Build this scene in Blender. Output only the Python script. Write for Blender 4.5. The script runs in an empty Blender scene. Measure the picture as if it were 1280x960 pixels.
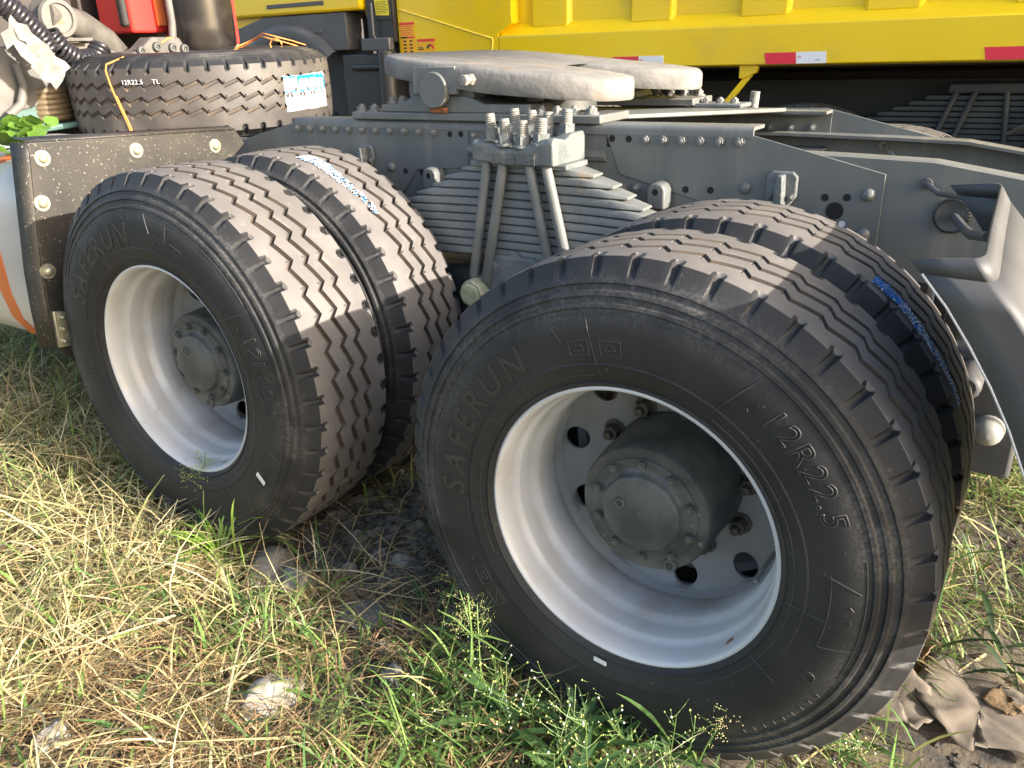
import bpy, bmesh, math, random
import numpy as np
from mathutils import Vector, Matrix, noise as mnoise
random.seed(7); rng = np.random.default_rng(7)
S = bpy.context.scene; COL = S.collection
PI = math.pi; R_ = math.radians

# ---------------------------------------------------------------- camera, sky, sun, exposure
cam = bpy.data.cameras.new('camera'); co = bpy.data.objects.new('camera', cam); COL.objects.link(co)
co.matrix_world = Matrix(((0.83980148, -0.18213237, 0.51143062, 0.57265506),
                          (0.54191415, 0.33779469, -0.76956079, -1.23667523),
                          (-0.03259662, 0.92342978, 0.38238058, 1.41298343), (0, 0, 0, 1)))
cam.sensor_width = 36; cam.lens = 28.508; cam.clip_start = 0.02; cam.clip_end = 600
S.camera = co
SUN_EL, SUN_T = R_(19.5), 0.03                    # the sun stands behind the trucks, almost along the frame
world = bpy.data.worlds.new('World'); S.world = world; world.use_nodes = True
wn = world.node_tree.nodes; bg = wn['Background']
sky = wn.new('ShaderNodeTexSky'); sky.sky_type = 'NISHITA'; sky.sun_disc = False
sky.sun_elevation = SUN_EL; sky.sun_rotation = R_(90) - math.atan(SUN_T); sky.air_density = 1.0; sky.dust_density = 3.0; sky.ozone_density = 1.0
world.node_tree.links.new(sky.outputs[0], bg.inputs[0]); bg.inputs[1].default_value = 0.15
sl = bpy.data.lights.new('sun', 'SUN'); so = bpy.data.objects.new('sun', sl); COL.objects.link(so)
sl.energy = 4.7; sl.angle = R_(0.6); sl.color = (1.0, 0.92, 0.82)
sd = Vector((math.cos(SUN_EL), SUN_T * math.cos(SUN_EL), math.sin(SUN_EL)))
so.rotation_euler = sd.to_track_quat('Z', 'Y').to_euler(); so.location = sd * 30
S.view_settings.view_transform = 'Standard'; S.view_settings.look = 'None'
S.view_settings.exposure = 1.72; S.view_settings.gamma = 1.0

# ---------------------------------------------------------------- materials
def mat(name, col, rough=0.6, metal=0.0, col2=None, scale=8.0, mix=(0.42, 0.62), bump=0.0, bscale=60.0, spec=0.5,
        col3=None, scale3=30.0, mix3=(0.62, 0.7), attr=None, trans=0.0, rough2=None, coat=0.0, stretch=None):
    m = bpy.data.materials.new(name); m.use_nodes = True
    nt = m.node_tree; N = nt.nodes; L = nt.links; p = N['Principled BSDF']
    p.inputs['Roughness'].default_value = rough; p.inputs['Metallic'].default_value = metal
    p.inputs['Specular IOR Level'].default_value = spec; p.inputs['Coat Weight'].default_value = coat
    p.inputs['Base Color'].default_value = (*col, 1)
    tc = N.new('ShaderNodeTexCoord'); vec = tc.outputs['Object']
    if stretch:
        mp = N.new('ShaderNodeMapping'); mp.inputs['Scale'].default_value = stretch; L.new(vec, mp.inputs[0]); vec = mp.outputs[0]
    def nz(sc, lo, hi, det=5.0):
        n = N.new('ShaderNodeTexNoise'); n.inputs['Scale'].default_value = sc; n.inputs['Detail'].default_value = det
        L.new(vec, n.inputs['Vector'])
        r = N.new('ShaderNodeMapRange'); r.inputs[1].default_value = lo; r.inputs[2].default_value = hi
        L.new(n.outputs[0], r.inputs[0]); return r.outputs[0]
    cur = None
    if attr:
        a = N.new('ShaderNodeVertexColor'); a.layer_name = attr; cur = a.outputs[0]
    def mixc(a, fac, b):
        x = N.new('ShaderNodeMix'); x.data_type = 'RGBA'; L.new(fac, x.inputs[0])
        if a is None: x.inputs[6].default_value = (*col, 1)
        else: L.new(a, x.inputs[6])
        x.inputs[7].default_value = (*b, 1); return x.outputs[2]
    if col2:
        f = nz(scale, *mix); cur = mixc(cur, f, col2)
        if rough2 is not None:
            rr = N.new('ShaderNodeMapRange'); rr.inputs[3].default_value = rough; rr.inputs[4].default_value = rough2
            L.new(f, rr.inputs[0]); L.new(rr.outputs[0], p.inputs['Roughness'])
    if col3: cur = mixc(cur, nz(scale3, *mix3), col3)
    if cur is not None: L.new(cur, p.inputs['Base Color'])
    if bump:
        n = N.new('ShaderNodeTexNoise'); n.inputs['Scale'].default_value = bscale; n.inputs['Detail'].default_value = 6
        L.new(tc.outputs['Object'], n.inputs['Vector'])
        b = N.new('ShaderNodeBump'); b.inputs['Strength'].default_value = bump; b.inputs['Distance'].default_value = 0.004
        L.new(n.outputs[0], b.inputs['Height']); L.new(b.outputs[0], p.inputs['Normal'])
    if trans:
        t = N.new('ShaderNodeBsdfTranslucent'); ms = N.new('ShaderNodeMixShader'); ms.inputs[0].default_value = trans
        if cur is not None: L.new(cur, t.inputs[0])
        else: t.inputs[0].default_value = (*col, 1)
        L.new(p.outputs[0], ms.inputs[1]); L.new(t.outputs[0], ms.inputs[2]); L.new(ms.outputs[0], N['Material Output'].inputs[0])
    return m

def rubber_side():
    """black sidewall rubber; dust sits in the ribs near the shoulder, in patches"""
    m = mat('rubber_sidewall', (0.0150, 0.0153, 0.0162), 0.62, col2=(0.027, 0.027, 0.0272), scale=5, mix=(0.38, 0.68), bump=0.14, bscale=220, spec=0.35)
    nt = m.node_tree; N = nt.nodes; L = nt.links; p = N['Principled BSDF']
    tc = N.new('ShaderNodeTexCoord'); sx = N.new('ShaderNodeSeparateXYZ'); L.new(tc.outputs['Object'], sx.inputs[0])
    def mth(op, a, b=None):
        x = N.new('ShaderNodeMath'); x.operation = op
        for i, v in enumerate((a, b)):
            if v is None: continue
            if isinstance(v, (int, float)): x.inputs[i].default_value = v
            else: L.new(v, x.inputs[i])
        return x.outputs[0]
    rad = mth('SQRT', mth('ADD', mth('MULTIPLY', sx.outputs[0], sx.outputs[0]), mth('MULTIPLY', sx.outputs[2], sx.outputs[2])))
    a = N.new('ShaderNodeMapRange'); a.inputs[1].default_value = 0.415; a.inputs[2].default_value = 0.462; L.new(rad, a.inputs[0])
    b = N.new('ShaderNodeMapRange'); b.inputs[1].default_value = 0.525; b.inputs[2].default_value = 0.495; L.new(rad, b.inputs[0])
    n = N.new('ShaderNodeTexNoise'); n.inputs['Scale'].default_value = 5.0; n.inputs['Detail'].default_value = 8; n.inputs['Roughness'].default_value = 0.7
    L.new(tc.outputs['Object'], n.inputs[0])
    c = N.new('ShaderNodeMapRange'); c.inputs[1].default_value = 0.44; c.inputs[2].default_value = 0.68; L.new(n.outputs[0], c.inputs[0])
    n2 = N.new('ShaderNodeTexNoise'); n2.inputs['Scale'].default_value = 150.0; n2.inputs['Detail'].default_value = 4; L.new(tc.outputs['Object'], n2.inputs[0])
    d = N.new('ShaderNodeMapRange'); d.inputs[1].default_value = 0.35; d.inputs[2].default_value = 0.65; L.new(n2.outputs[0], d.inputs[0])
    f = mth('MULTIPLY', mth('MULTIPLY', mth('MULTIPLY', a.outputs[0], b.outputs[0]), c.outputs[0]), d.outputs[0])
    f = mth('MULTIPLY', f, 0.95)
    old = p.inputs['Base Color'].links[0].from_socket
    x = N.new('ShaderNodeMix'); x.data_type = 'RGBA'; L.new(f, x.inputs[0]); L.new(old, x.inputs[6]); x.inputs[7].default_value = (0.115, 0.108, 0.10, 1)
    n3 = N.new('ShaderNodeTexNoise'); n3.inputs['Scale'].default_value = 95; n3.inputs['Detail'].default_value = 3; L.new(tc.outputs['Object'], n3.inputs[0])
    e = N.new('ShaderNodeMapRange'); e.inputs[1].default_value = 0.69; e.inputs[2].default_value = 0.74; e.inputs[4].default_value = 0.5; L.new(n3.outputs[0], e.inputs[0])
    y = N.new('ShaderNodeMix'); y.data_type = 'RGBA'; L.new(e.outputs[0], y.inputs[0]); L.new(x.outputs[2], y.inputs[6]); y.inputs[7].default_value = (0.09, 0.085, 0.08, 1)
    L.new(y.outputs[2], p.inputs['Base Color'])
    return m

M = {}
M['rub'] = rubber_side()
M['tread'] = mat('rubber_tread', (0.104, 0.095, 0.088), 0.62, col2=(0.14, 0.127, 0.116), scale=10, mix=(0.4, 0.7), bump=0.1, bscale=150, col3=(0.17, 0.152, 0.137), scale3=24, mix3=(0.6, 0.8))
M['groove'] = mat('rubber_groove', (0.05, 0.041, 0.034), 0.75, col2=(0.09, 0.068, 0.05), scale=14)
M['letter'] = mat('rubber_letter', (0.026, 0.026, 0.027), 0.42, bump=0.05)
M['fadeletter'] = mat('rubber_fine_letter', (0.038, 0.037, 0.036), 0.55)
M['paint'] = mat('chassis_grey_paint', (0.112, 0.117, 0.112), 0.45, col2=(0.142, 0.146, 0.138), scale=5, mix=(0.35, 0.7), bump=0.12, bscale=90, col3=(0.20, 0.19, 0.165), scale3=9, mix3=(0.56, 0.80), stretch=(1.6, 1, 0.16))
M['paintdark'] = mat('chassis_dark_paint', (0.045, 0.05, 0.05), 0.5, col2=(0.07, 0.072, 0.068), scale=7, bump=0.1, bscale=70)
M['cast'] = mat('cast_grey_iron', (0.10, 0.112, 0.11), 0.55, col2=(0.15, 0.155, 0.15), scale=14, bump=0.6, bscale=110, col3=(0.24, 0.22, 0.19), scale3=30, mix3=(0.62, 0.75))
M['leaf'] = mat('spring_steel_paint', (0.128, 0.135, 0.13), 0.5, col2=(0.17, 0.172, 0.163), scale=9, bump=0.25, bscale=140, col3=(0.23, 0.15, 0.085), scale3=10, mix3=(0.62, 0.72))
M['hub'] = mat('hub_dark_paint', (0.044, 0.046, 0.044), 0.5, col2=(0.095, 0.098, 0.09), scale=9, bump=0.35, bscale=90, col3=(0.2, 0.19, 0.17), scale3=70, mix3=(0.68, 0.73))
M['rim'] = mat('rim_silver_paint', (0.53, 0.535, 0.545), 0.42, 0.05, col2=(0.45, 0.455, 0.465), scale=4, mix=(0.4, 0.65), col3=(0.38, 0.345, 0.30), scale3=9, mix3=(0.56, 0.85), bump=0.05, bscale=60)
def ring_spots(m, r0, r1, colour, scale, lo, hi):
    nt = m.node_tree; N = nt.nodes; L = nt.links; p = N['Principled BSDF']; tc = N.new('ShaderNodeTexCoord')
    mul = N.new('ShaderNodeVectorMath'); mul.operation = 'MULTIPLY'; mul.inputs[1].default_value = (1, 0, 1); L.new(tc.outputs['Object'], mul.inputs[0])
    ln = N.new('ShaderNodeVectorMath'); ln.operation = 'LENGTH'; L.new(mul.outputs[0], ln.inputs[0])
    a = N.new('ShaderNodeMapRange'); a.inputs[1].default_value = r0; a.inputs[2].default_value = r1; L.new(ln.outputs['Value'], a.inputs[0])
    n = N.new('ShaderNodeTexNoise'); n.inputs['Scale'].default_value = scale; n.inputs['Detail'].default_value = 7; L.new(tc.outputs['Object'], n.inputs[0])
    b = N.new('ShaderNodeMapRange'); b.inputs[1].default_value = lo; b.inputs[2].default_value = hi; L.new(n.outputs[0], b.inputs[0])
    f = N.new('ShaderNodeMath'); f.operation = 'MULTIPLY'; L.new(a.outputs[0], f.inputs[0]); L.new(b.outputs[0], f.inputs[1])
    x = N.new('ShaderNodeMix'); x.data_type = 'RGBA'; L.new(f.outputs[0], x.inputs[0]); L.new(p.inputs['Base Color'].links[0].from_socket, x.inputs[6]); x.inputs[7].default_value = (*colour, 1)
    L.new(x.outputs[2], p.inputs['Base Color'])
ring_spots(M['rim'], .279, .286, (.22, .085, .04), 17, .665, .71)
ring_spots(M['rim'], .282, .262, (.30, .26, .215), 6, .45, .75)
M['disc'] = mat('rim_disc_dust_shade', (0.25, 0.25, 0.25), 0.5, 0.0, col2=(0.19, 0.18, 0.165), scale=6, col3=(0.20, 0.165, 0.125), scale3=7, mix3=(0.55, 0.8), bump=0.1)  # brown dust, plus shade inside the rim painted into the grey
M['rust'] = mat('rust_orange', (0.32, 0.10, 0.03), 0.8, col2=(0.16, 0.06, 0.03), scale=60)
M['nut'] = mat('nut_dark_steel', (0.05, 0.047, 0.042), 0.55, col2=(0.10, 0.08, 0.06), scale=40, bump=0.2)
M['bolt'] = mat('bolt_steel_painted', (0.11, 0.117, 0.115), 0.6, col2=(0.19, 0.185, 0.175), scale=50, bump=0.1)
M['stud'] = mat('stud_pale_steel', (0.22, 0.21, 0.185), 0.7, 0.0, col2=(0.15, 0.145, 0.13), scale=90)
M['zinc'] = mat('zinc_bolt', (0.42, 0.40, 0.32), 0.4, 0.6, col2=(0.55, 0.5, 0.3), scale=60)
M['plate'] = mat('fifth_wheel_paint', (0.19, 0.18, 0.162), 0.7, col2=(0.135, 0.13, 0.12), scale=14, mix=(0.40, 0.66), bump=0.7, bscale=42, col3=(0.25, 0.15, 0.08), scale3=8, mix3=(0.60, 0.76))
M['black'] = mat('black_plastic', (0.022, 0.021, 0.021), 0.42, col2=(0.032, 0.03, 0.029), scale=6)
M['guard'] = mat('mudguard_plastic', (0.058, 0.059, 0.061), 0.6, col2=(0.075, 0.075, 0.075), scale=5, bump=0.06, bscale=120)
M['panel'] = mat('dusty_black_sheet', (0.02, 0.019, 0.017), 0.45, col2=(0.05, 0.043, 0.033), scale=4, mix=(0.38, 0.7), col3=(0.26, 0.23, 0.18), scale3=150, mix3=(0.645, 0.70))
M['alu'] = mat('aluminium_tank', (0.52, 0.51, 0.49), 0.42, 0.3, col2=(0.45, 0.43, 0.40), scale=3)
M['orange'] = mat('orange_strap', (0.55, 0.14, 0.03), 0.5)
M['yellow'] = mat('yellow_truck_paint', (0.88, 0.60, 0.005), 0.3, col2=(0.84, 0.56, 0.005), scale=1.2, coat=0.3, col3=(0.66, 0.45, 0.06), scale3=2.4, mix3=(0.55, 0.85))
M['dgrey'] = mat('grey_fender_plastic', (0.075, 0.07, 0.068), 0.5, col2=(0.09, 0.085, 0.082), scale=4)
M['under'] = mat('dark_underbody', (0.030, 0.027, 0.024), 0.7, col2=(0.045, 0.04, 0.034), scale=3)
M['hole_shade'] = mat('hole_shade_paint', (0.008, 0.008, 0.008), 0.9)
M['red'] = mat('red_paint', (0.62, 0.035, 0.028), 0.32, col2=(0.5, 0.03, 0.025), scale=3)
M['orp'] = mat('orange_paint', (0.80, 0.20, 0.06), 0.35)
M['stw'] = mat('sticker_white', (0.58, 0.60, 0.61), 0.4)
M['stb'] = mat('sticker_blue', (0.012, 0.20, 0.55), 0.4, col2=(0.02, 0.15, 0.42), scale=50)
M['sty'] = mat('sticker_yellow', (0.85, 0.70, 0.02), 0.4)
M['sto'] = mat('sticker_orange', (0.85, 0.42, 0.01), 0.4)
M['str'] = mat('sticker_red', (0.75, 0.04, 0.035), 0.4)
M['ink'] = mat('sticker_ink', (0.04, 0.03, 0.02), 0.6)
M['tapr'] = mat('tape_red', (0.72, 0.03, 0.06), 0.3)
M['tapw'] = mat('tape_white', (0.78, 0.78, 0.80), 0.3)
M['pipe'] = mat('grey_cast_pipe', (0.105, 0.095, 0.085), 0.65, col2=(0.07, 0.064, 0.056), scale=15, bump=0.3)
M['gpanel'] = mat('grey_gusset', (0.12, 0.112, 0.10), 0.65, col2=(0.085, 0.08, 0.072), scale=8)
M['hose'] = mat('black_hose', (0.018, 0.017, 0.02), 0.25)
M['wrap'] = mat('clear_wrap', (0.24, 0.23, 0.215), 0.2, trans=0.4, col2=(0.36, 0.35, 0.33), scale=22)
M['brass'] = mat('coil_brown', (0.16, 0.12, 0.07), 0.5, 0.3)
M['green'] = mat('engine_green', (0.08, 0.16, 0.14), 0.5, col2=(0.05, 0.09, 0.08), scale=12)
M['cream'] = mat('cream_cap', (0.40, 0.39, 0.24), 0.55, col2=(0.3, 0.3, 0.2), scale=30, bump=0.3)
M['twine'] = mat('orange_twine', (0.62, 0.22, 0.05), 0.7)
M['lampw'] = mat('white_lamp', (0.24, 0.24, 0.225), 0.35)
M['stone'] = mat('pale_stone', (0.27, 0.25, 0.215), 0.9, col2=(0.19, 0.17, 0.14), scale=12, bump=1.0, bscale=45, col3=(0.34, 0.32, 0.28), scale3=35)
M['dstone'] = mat('dark_stone', (0.10, 0.10, 0.10), 0.85, col2=(0.16, 0.155, 0.15), scale=18, bump=1.0, bscale=60)
M['card'] = mat('torn_sheet', (0.16, 0.132, 0.102), 0.9, col2=(0.11, 0.09, 0.068), scale=7, bump=0.4, bscale=30, col3=(0.18, 0.12, 0.07), scale3=5, mix3=(0.58, 0.7))
M['cardtop'] = mat('torn_brown_fibre', (0.17, 0.11, 0.055), 0.9, col2=(0.11, 0.07, 0.035), scale=25, bump=0.8, bscale=80)
M['blade'] = mat('grass_blade', (0.1, 0.2, 0.04), 0.5, attr='tint', trans=0.35, spec=0.3)
M['straw'] = mat('dry_straw', (0.4, 0.3, 0.15), 0.6, attr='tint', trans=0.25, spec=0.3)
M['weed'] = mat('weed_leaf', (0.062, 0.125, 0.038), 0.5, col2=(0.09, 0.165, 0.05), scale=20, trans=0.35)
M['vine'] = mat('vine_leaf', (0.11, 0.22, 0.03), 0.5, col2=(0.18, 0.28, 0.05), scale=9, trans=0.4)
M['dleaf'] = mat('dark_leaf', (0.022, 0.045, 0.014), 0.5, col2=(0.035, 0.06, 0.02), scale=20, trans=0.2)
M['bud'] = mat('pale_bud', (0.62, 0.55, 0.50), 0.7)
M['ybud'] = mat('green_bud', (0.34, 0.36, 0.10), 0.7)
M['seed'] = mat('seed_head', (0.44, 0.36, 0.19), 0.8, trans=0.2)
M['stem'] = mat('green_stem', (0.15, 0.24, 0.06), 0.55, trans=0.2)
M['gravel'] = mat('gravel_grey', (0.066, 0.06, 0.052), 0.95, col2=(0.135, 0.12, 0.10), scale=9, mix=(0.4, 0.6), bump=0.8, bscale=120)
M['soil'] = mat('soil', (0.075, 0.06, 0.042), 0.95, col2=(0.12, 0.095, 0.065), scale=5, bump=1.0, bscale=70, col3=(0.04, 0.036, 0.03), scale3=16, mix3=(0.5, 0.65))

# ---------------------------------------------------------------- geometry helpers
class G:
    def __init__(s): s.v = []; s.f = []; s.m = []
    def add(s, vs, fs, mi=0):
        o = len(s.v); s.v += [tuple(v) for v in vs]; s.f += [tuple(i + o for i in f) for f in fs]
        s.m += list(mi) if isinstance(mi, (list, tuple)) else [mi] * len(fs); return s
    def box(s, a, b, mi=0):
        (x0, y0, z0), (x1, y1, z1) = a, b
        return s.add([(x0, y0, z0), (x1, y0, z0), (x1, y1, z0), (x0, y1, z0), (x0, y0, z1), (x1, y0, z1), (x1, y1, z1), (x0, y1, z1)],
                     [(0, 3, 2, 1), (4, 5, 6, 7), (0, 1, 5, 4), (1, 2, 6, 5), (2, 3, 7, 6), (3, 0, 4, 7)], mi)
    def prism(s, poly, y0, y1, mi=0, axis='y'):
        n = len(poly)
        def P(u, w, d): return (u, d, w) if axis == 'y' else ((d, u, w) if axis == 'x' else (u, w, d))
        vs = [P(u, w, y0) for u, w in poly] + [P(u, w, y1) for u, w in poly]
        return s.add(vs, [tuple(range(n)), tuple(range(2 * n - 1, n - 1, -1))] + [(i, i + n, (i + 1) % n + n, (i + 1) % n) for i in range(n)], mi)
    def tube(s, pts, r, n=8, mi=0, cap=True):
        pts = [Vector(p) for p in pts]; k = len(pts); rs = r if isinstance(r, (list, tuple)) else [r] * k
        t0 = (pts[1] - pts[0]).normalized(); up = Vector((0, 0, 1)) if abs(t0.z) < 0.9 else Vector((1, 0, 0))
        u = t0.cross(up).normalized(); vs = []
        for i in range(k):
            t = (pts[min(i + 1, k - 1)] - pts[max(i - 1, 0)]).normalized()
            u = (u - t * u.dot(t)).normalized(); w = t.cross(u)
            vs += [pts[i] + (u * math.cos(2 * PI * j / n) + w * math.sin(2 * PI * j / n)) * rs[i] for j in range(n)]
        fs = [(i * n + j, i * n + (j + 1) % n, (i + 1) * n + (j + 1) % n, (i + 1) * n + j) for i in range(k - 1) for j in range(n)]
        if cap: fs += [tuple(range(n - 1, -1, -1)), tuple(range((k - 1) * n, k * n))]
        return s.add(vs, fs, mi)
    def lathe(s, prof, n=48, mi=0, c=(0, 0, 0), axis='y', close=False):
        vs = []
        for r, h in prof:
            for j in range(n):
                a = 2 * PI * j / n; x, z = r * math.cos(a), r * math.sin(a)
                p = (x, h, z) if axis == 'y' else ((x, z, h) if axis == 'z' else (h, x, z))
                vs.append((p[0] + c[0], p[1] + c[1], p[2] + c[2]))
        fs = [(i * n + j, i * n + (j + 1) % n, (i + 1) * n + (j + 1) % n, (i + 1) * n + j) for i in range(len(prof) - 1) for j in range(n)]
        mis = mi if isinstance(mi, list) else [mi] * (len(prof) - 1)
        ml = [mis[i] for i in range(len(prof) - 1) for j in range(n)]
        if close:
            fs += [tuple(range(n - 1, -1, -1)), tuple(range((len(prof) - 1) * n, len(prof) * n))]; ml += [mis[0], mis[-1]]
        return s.add(vs, fs, ml)
    def mesh(s, name, mats, smooth=35):
        me = bpy.data.meshes.new(name); me.from_pydata(s.v, [], s.f)
        for m in (mats if isinstance(mats, (list, tuple)) else [mats]): me.materials.append(m)
        if any(s.m): me.polygons.foreach_set('material_index', s.m)
        bm = bmesh.new(); bm.from_mesh(me); bmesh.ops.recalc_face_normals(bm, faces=bm.faces); bm.to_mesh(me); bm.free()
        if smooth:
            me.polygons.foreach_set('use_smooth', [True] * len(me.polygons)); me.set_sharp_from_angle(angle=R_(smooth))
        me.update(); return me

def place(name, me, parent=None, loc=None, rot=None, bevel=0.0, seg=2, scale=None):
    o = bpy.data.objects.new(name, me); COL.objects.link(o)
    if parent is not None:
        o.parent = parent
        if loc is None and parent.parent is None and parent.type == 'EMPTY': loc = tuple(-v for v in parent.location)   # geometry is in world metres
    if loc is not None: o.location = loc
    if rot is not None: o.rotation_euler = rot
    if scale is not None: o.scale = scale
    if bevel:
        b = o.modifiers.new('bevel', 'BEVEL'); b.width = bevel; b.segments = seg; b.limit_method = 'ANGLE'; b.angle_limit = R_(40)
        b.harden_normals = False
    return o
def part(name, g, mats, parent=None, bevel=0.0, smooth=35, **k): return place(name, g.mesh(name, mats, smooth), parent, bevel=bevel, **k)
def root(name, loc, label, cat, group=None):
    o = bpy.data.objects.new(name, None); COL.objects.link(o); o.location = loc; o.empty_display_size = 0.1
    return tag(o, label, cat, group)
def tag(o, label, cat, group=None):
    o['label'] = label; o['category'] = cat
    if group: o['group'] = group
    return o
def at(o, P, parent):
    """put a shared mesh at a world point below a thing or below one of its parts"""
    o.parent = parent; o.location = Vector(P) - (parent.location if parent.parent is None else Vector((0, 0, 0)))
    return o
def hexbolt(name, r=0.016, h=0.014, wash=1.35, stud=0.0, m='bolt', m2=None):
    g = G(); g.lathe([(r * wash, 0), (r * wash, -0.003), (r * 0.99, -0.0031)], 16)
    g.prism([(r * math.cos(a), r * math.sin(a)) for a in [PI / 3 * i + .2 for i in range(6)]], -0.003, -h)
    g.lathe([(r * 0.55, -h), (r * 0.5, -h - 0.004 - stud), (0.0005, -h - 0.005 - stud)], 10, mi=1)
    return g.mesh(name, [M[m], M[m2 or m]], 40)
def rivet(name, r=0.018, m='paint'):
    g = G(); g.lathe([(r, 0), (r * .97, -r * .25), (r * .75, -r * .55), (r * .4, -r * .72), (0.0005, -r * .78)], 14); return g.mesh(name, M[m], 60)
def hole_disc(name, r, m='hole_shade'):  # flat disc on the surface; its dark paint stands for the shade inside
    g = G(); g.lathe([(r * 1.06, 0.001), (r * 1.03, -0.0008), (r * .97, -0.0008), (r * .95, -.0003), (0.0005, -.0003)], 18, mi=[0, 0, 1, 1]); return g.mesh(name, [M['paintdark'], M[m]], 40)

def gz(x): return 0.005 - 0.0544 * max(-9.0, min(x, 1.2)) if x > -2.6 else 0.1464 + (-(x) - 2.6) * 0.01
# ---------------------------------------------------------------- ground
def ground():
    xs = np.unique(np.round(np.concatenate([np.linspace(-150, -6, 20), np.linspace(-6, 3.5, 230), np.linspace(3.5, 150, 20)]), 4))
    ys = np.unique(np.round(np.concatenate([np.linspace(-150, -2, 20), np.linspace(-2, 4.5, 160), np.linspace(4.5, 150, 20)]), 4))
    g = G(); nx, ny = len(xs), len(ys)
    for y in ys:
        for x in xs:
            z = gz(x)
            if -6 < x < 3.5 and -2 < y < 4.5:
                z += 0.018 * mnoise.noise((x * 2.3, y * 2.3, 3)) + 0.012 * mnoise.noise((x * 7, y * 7, 1)) + 0.008 * mnoise.noise((x * 19, y * 19, 5))
            else: z -= 0.02
            g.v.append((x, y, z))
    g.f = [(j * nx + i, j * nx + i + 1, (j + 1) * nx + i + 1, (j + 1) * nx + i) for j in range(ny - 1) for i in range(nx - 1)]
    g.m = [0] * len(g.f)
    o = part('ground', g, M['soil'], smooth=80); o['kind'] = 'structure'; return o
ground()
def gh(x, y): return gz(x) + 0.018 * mnoise.noise((x * 2.3, y * 2.3, 3)) + 0.012 * mnoise.noise((x * 7, y * 7, 1)) + 0.008 * mnoise.noise((x * 19, y * 19, 5))

# ---------------------------------------------------------------- wheels (local: axle along y, outer face at -y, rim flange plane at y = 0)
NP = 46
def tyre_mesh():
    yc = 0.147
    side = [(.292, -.118), (.294, -.136), (.302, -.149), (.310, -.156), (.313, -.1605), (.3155, -.1575), (.325, -.162), (.345, -.167), (.352, -.1695), (.355, -.1675), (.375, -.1705), (.40, -.172), (.425, -.1703), (.445, -.1665),
            (.455, -.163), (.4575, -.1655), (.464, -.1635), (.4665, -.1595), (.475, -.157), (.4775, -.160), (.484, -.1575), (.487, -.1528), (.496, -.149), (.4985, -.1515), (.503, -.149), (.506, -.1445),
            (.5115, -.1415), (.516, -.1385), (.526, -.1315), (.536, -.1245), (.5395, -.1222)]
    W = .1226; gw = .0082; gb = .0058; GD = .0115
    tread = []   # (s, kind)
    def crown(s): return .5405 + .005 * (1 - (s / W) ** 2)
    cols = [(-W + .001, 'top'), (-.108, 'top'), (-.1035, 'top'), (-.099, 'top'), (-.075, 'top')]
    for gc in (-.058, -.004, .045):
        cols += [(gc - .0185, 'sip0'), (gc - .0165, 'sip'), (gc - gw, 'top'), (gc - gb, 'bot'), (gc + gb, 'bot'), (gc + gw, 'top')]
    cols += [(.075, 'top'), (.099, 'top'), (.1035, 'top'), (.108, 'top'), (W - .001, 'top')]
    ph = [0, .05, .10, .115, .2, .3, .385, .40, .45, .5, .55, .60, .615, .645, .70, .725, .74, .76, .78, .795, .82, .885, .90, .95]
    def zig(p): return (p / .76 if p <= .76 else (1 - p) / .24) - .5
    AMP = .021
    g = G(); ring = []; flags = []
    def notch(p, p0):   # 0..1 depth of the shoulder slot
        d = abs(((p - p0 + .5) % 1) - .5); return 1.0 if d <= .1151 else 0.0
    for k in range(NP):
        for p in ph:
            th = -(k + p) * 2 * PI / NP; ct, st = math.cos(th), math.sin(th); colv = []
            nf, nb = notch(p, .5), notch(p, 0.0)
            cen = max(0, 1 - (abs(((p - .5 + .5) % 1) - .5) / .1155) ** 2) ** .6
            cenb = max(0, 1 - (abs(((p + .5) % 1) - .5) / .1155) ** 2) ** .6
            for r, s in side:
                if nf and r > .508: q = cen; s += q * float(np.interp(r, [.508, .5115, .516, .526, .536], [.001, .004, .0075, .011, .0125])); r -= q * (.009 if r > .538 else .005 if r > .53 else 0)
                colv.append((r, s))
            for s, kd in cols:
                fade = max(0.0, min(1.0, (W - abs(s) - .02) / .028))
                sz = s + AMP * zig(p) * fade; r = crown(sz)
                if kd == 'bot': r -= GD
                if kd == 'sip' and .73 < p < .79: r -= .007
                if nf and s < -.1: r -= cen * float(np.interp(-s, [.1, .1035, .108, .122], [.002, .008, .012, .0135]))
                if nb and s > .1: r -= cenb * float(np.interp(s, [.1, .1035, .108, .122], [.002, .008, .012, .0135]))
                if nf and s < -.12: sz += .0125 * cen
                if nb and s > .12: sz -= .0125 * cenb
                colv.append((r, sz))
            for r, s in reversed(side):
                s = -s
                if nb and r > .508: q = cenb; s -= q * float(np.interp(r, [.508, .5115, .516, .526, .536], [.001, .004, .0075, .011, .0125])); r -= q * (.009 if r > .538 else .005 if r > .53 else 0)
                colv.append((r, s))
            ring.append([(r * ct, s + yc, r * st) for r, s in colv]); flags.append((nf, nb))
    n = len(ring); m = len(ring[0]); g.v = [v for c in ring for v in c]
    ns = len(side); nc = len(cols)
    for i in range(n):
        a, b = i * m, ((i + 1) % n) * m
        for j in range(m - 1):
            g.f.append((a + j, b + j, b + j + 1, a + j + 1))
            if j < ns - 1 or j >= ns + nc: mi = 0
            else:
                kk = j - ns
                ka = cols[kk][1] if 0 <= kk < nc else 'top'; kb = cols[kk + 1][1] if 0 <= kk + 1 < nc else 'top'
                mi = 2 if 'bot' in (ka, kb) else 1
                if (flags[i][0] or flags[(i + 1) % n][0]) and kk < 2: mi = 0
                if (flags[i][1] or flags[(i + 1) % n][1]) and kk > nc - 4: mi = 0
            g.m.append(mi)
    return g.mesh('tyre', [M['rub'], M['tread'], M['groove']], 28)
TYRE = tyre_mesh()
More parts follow.
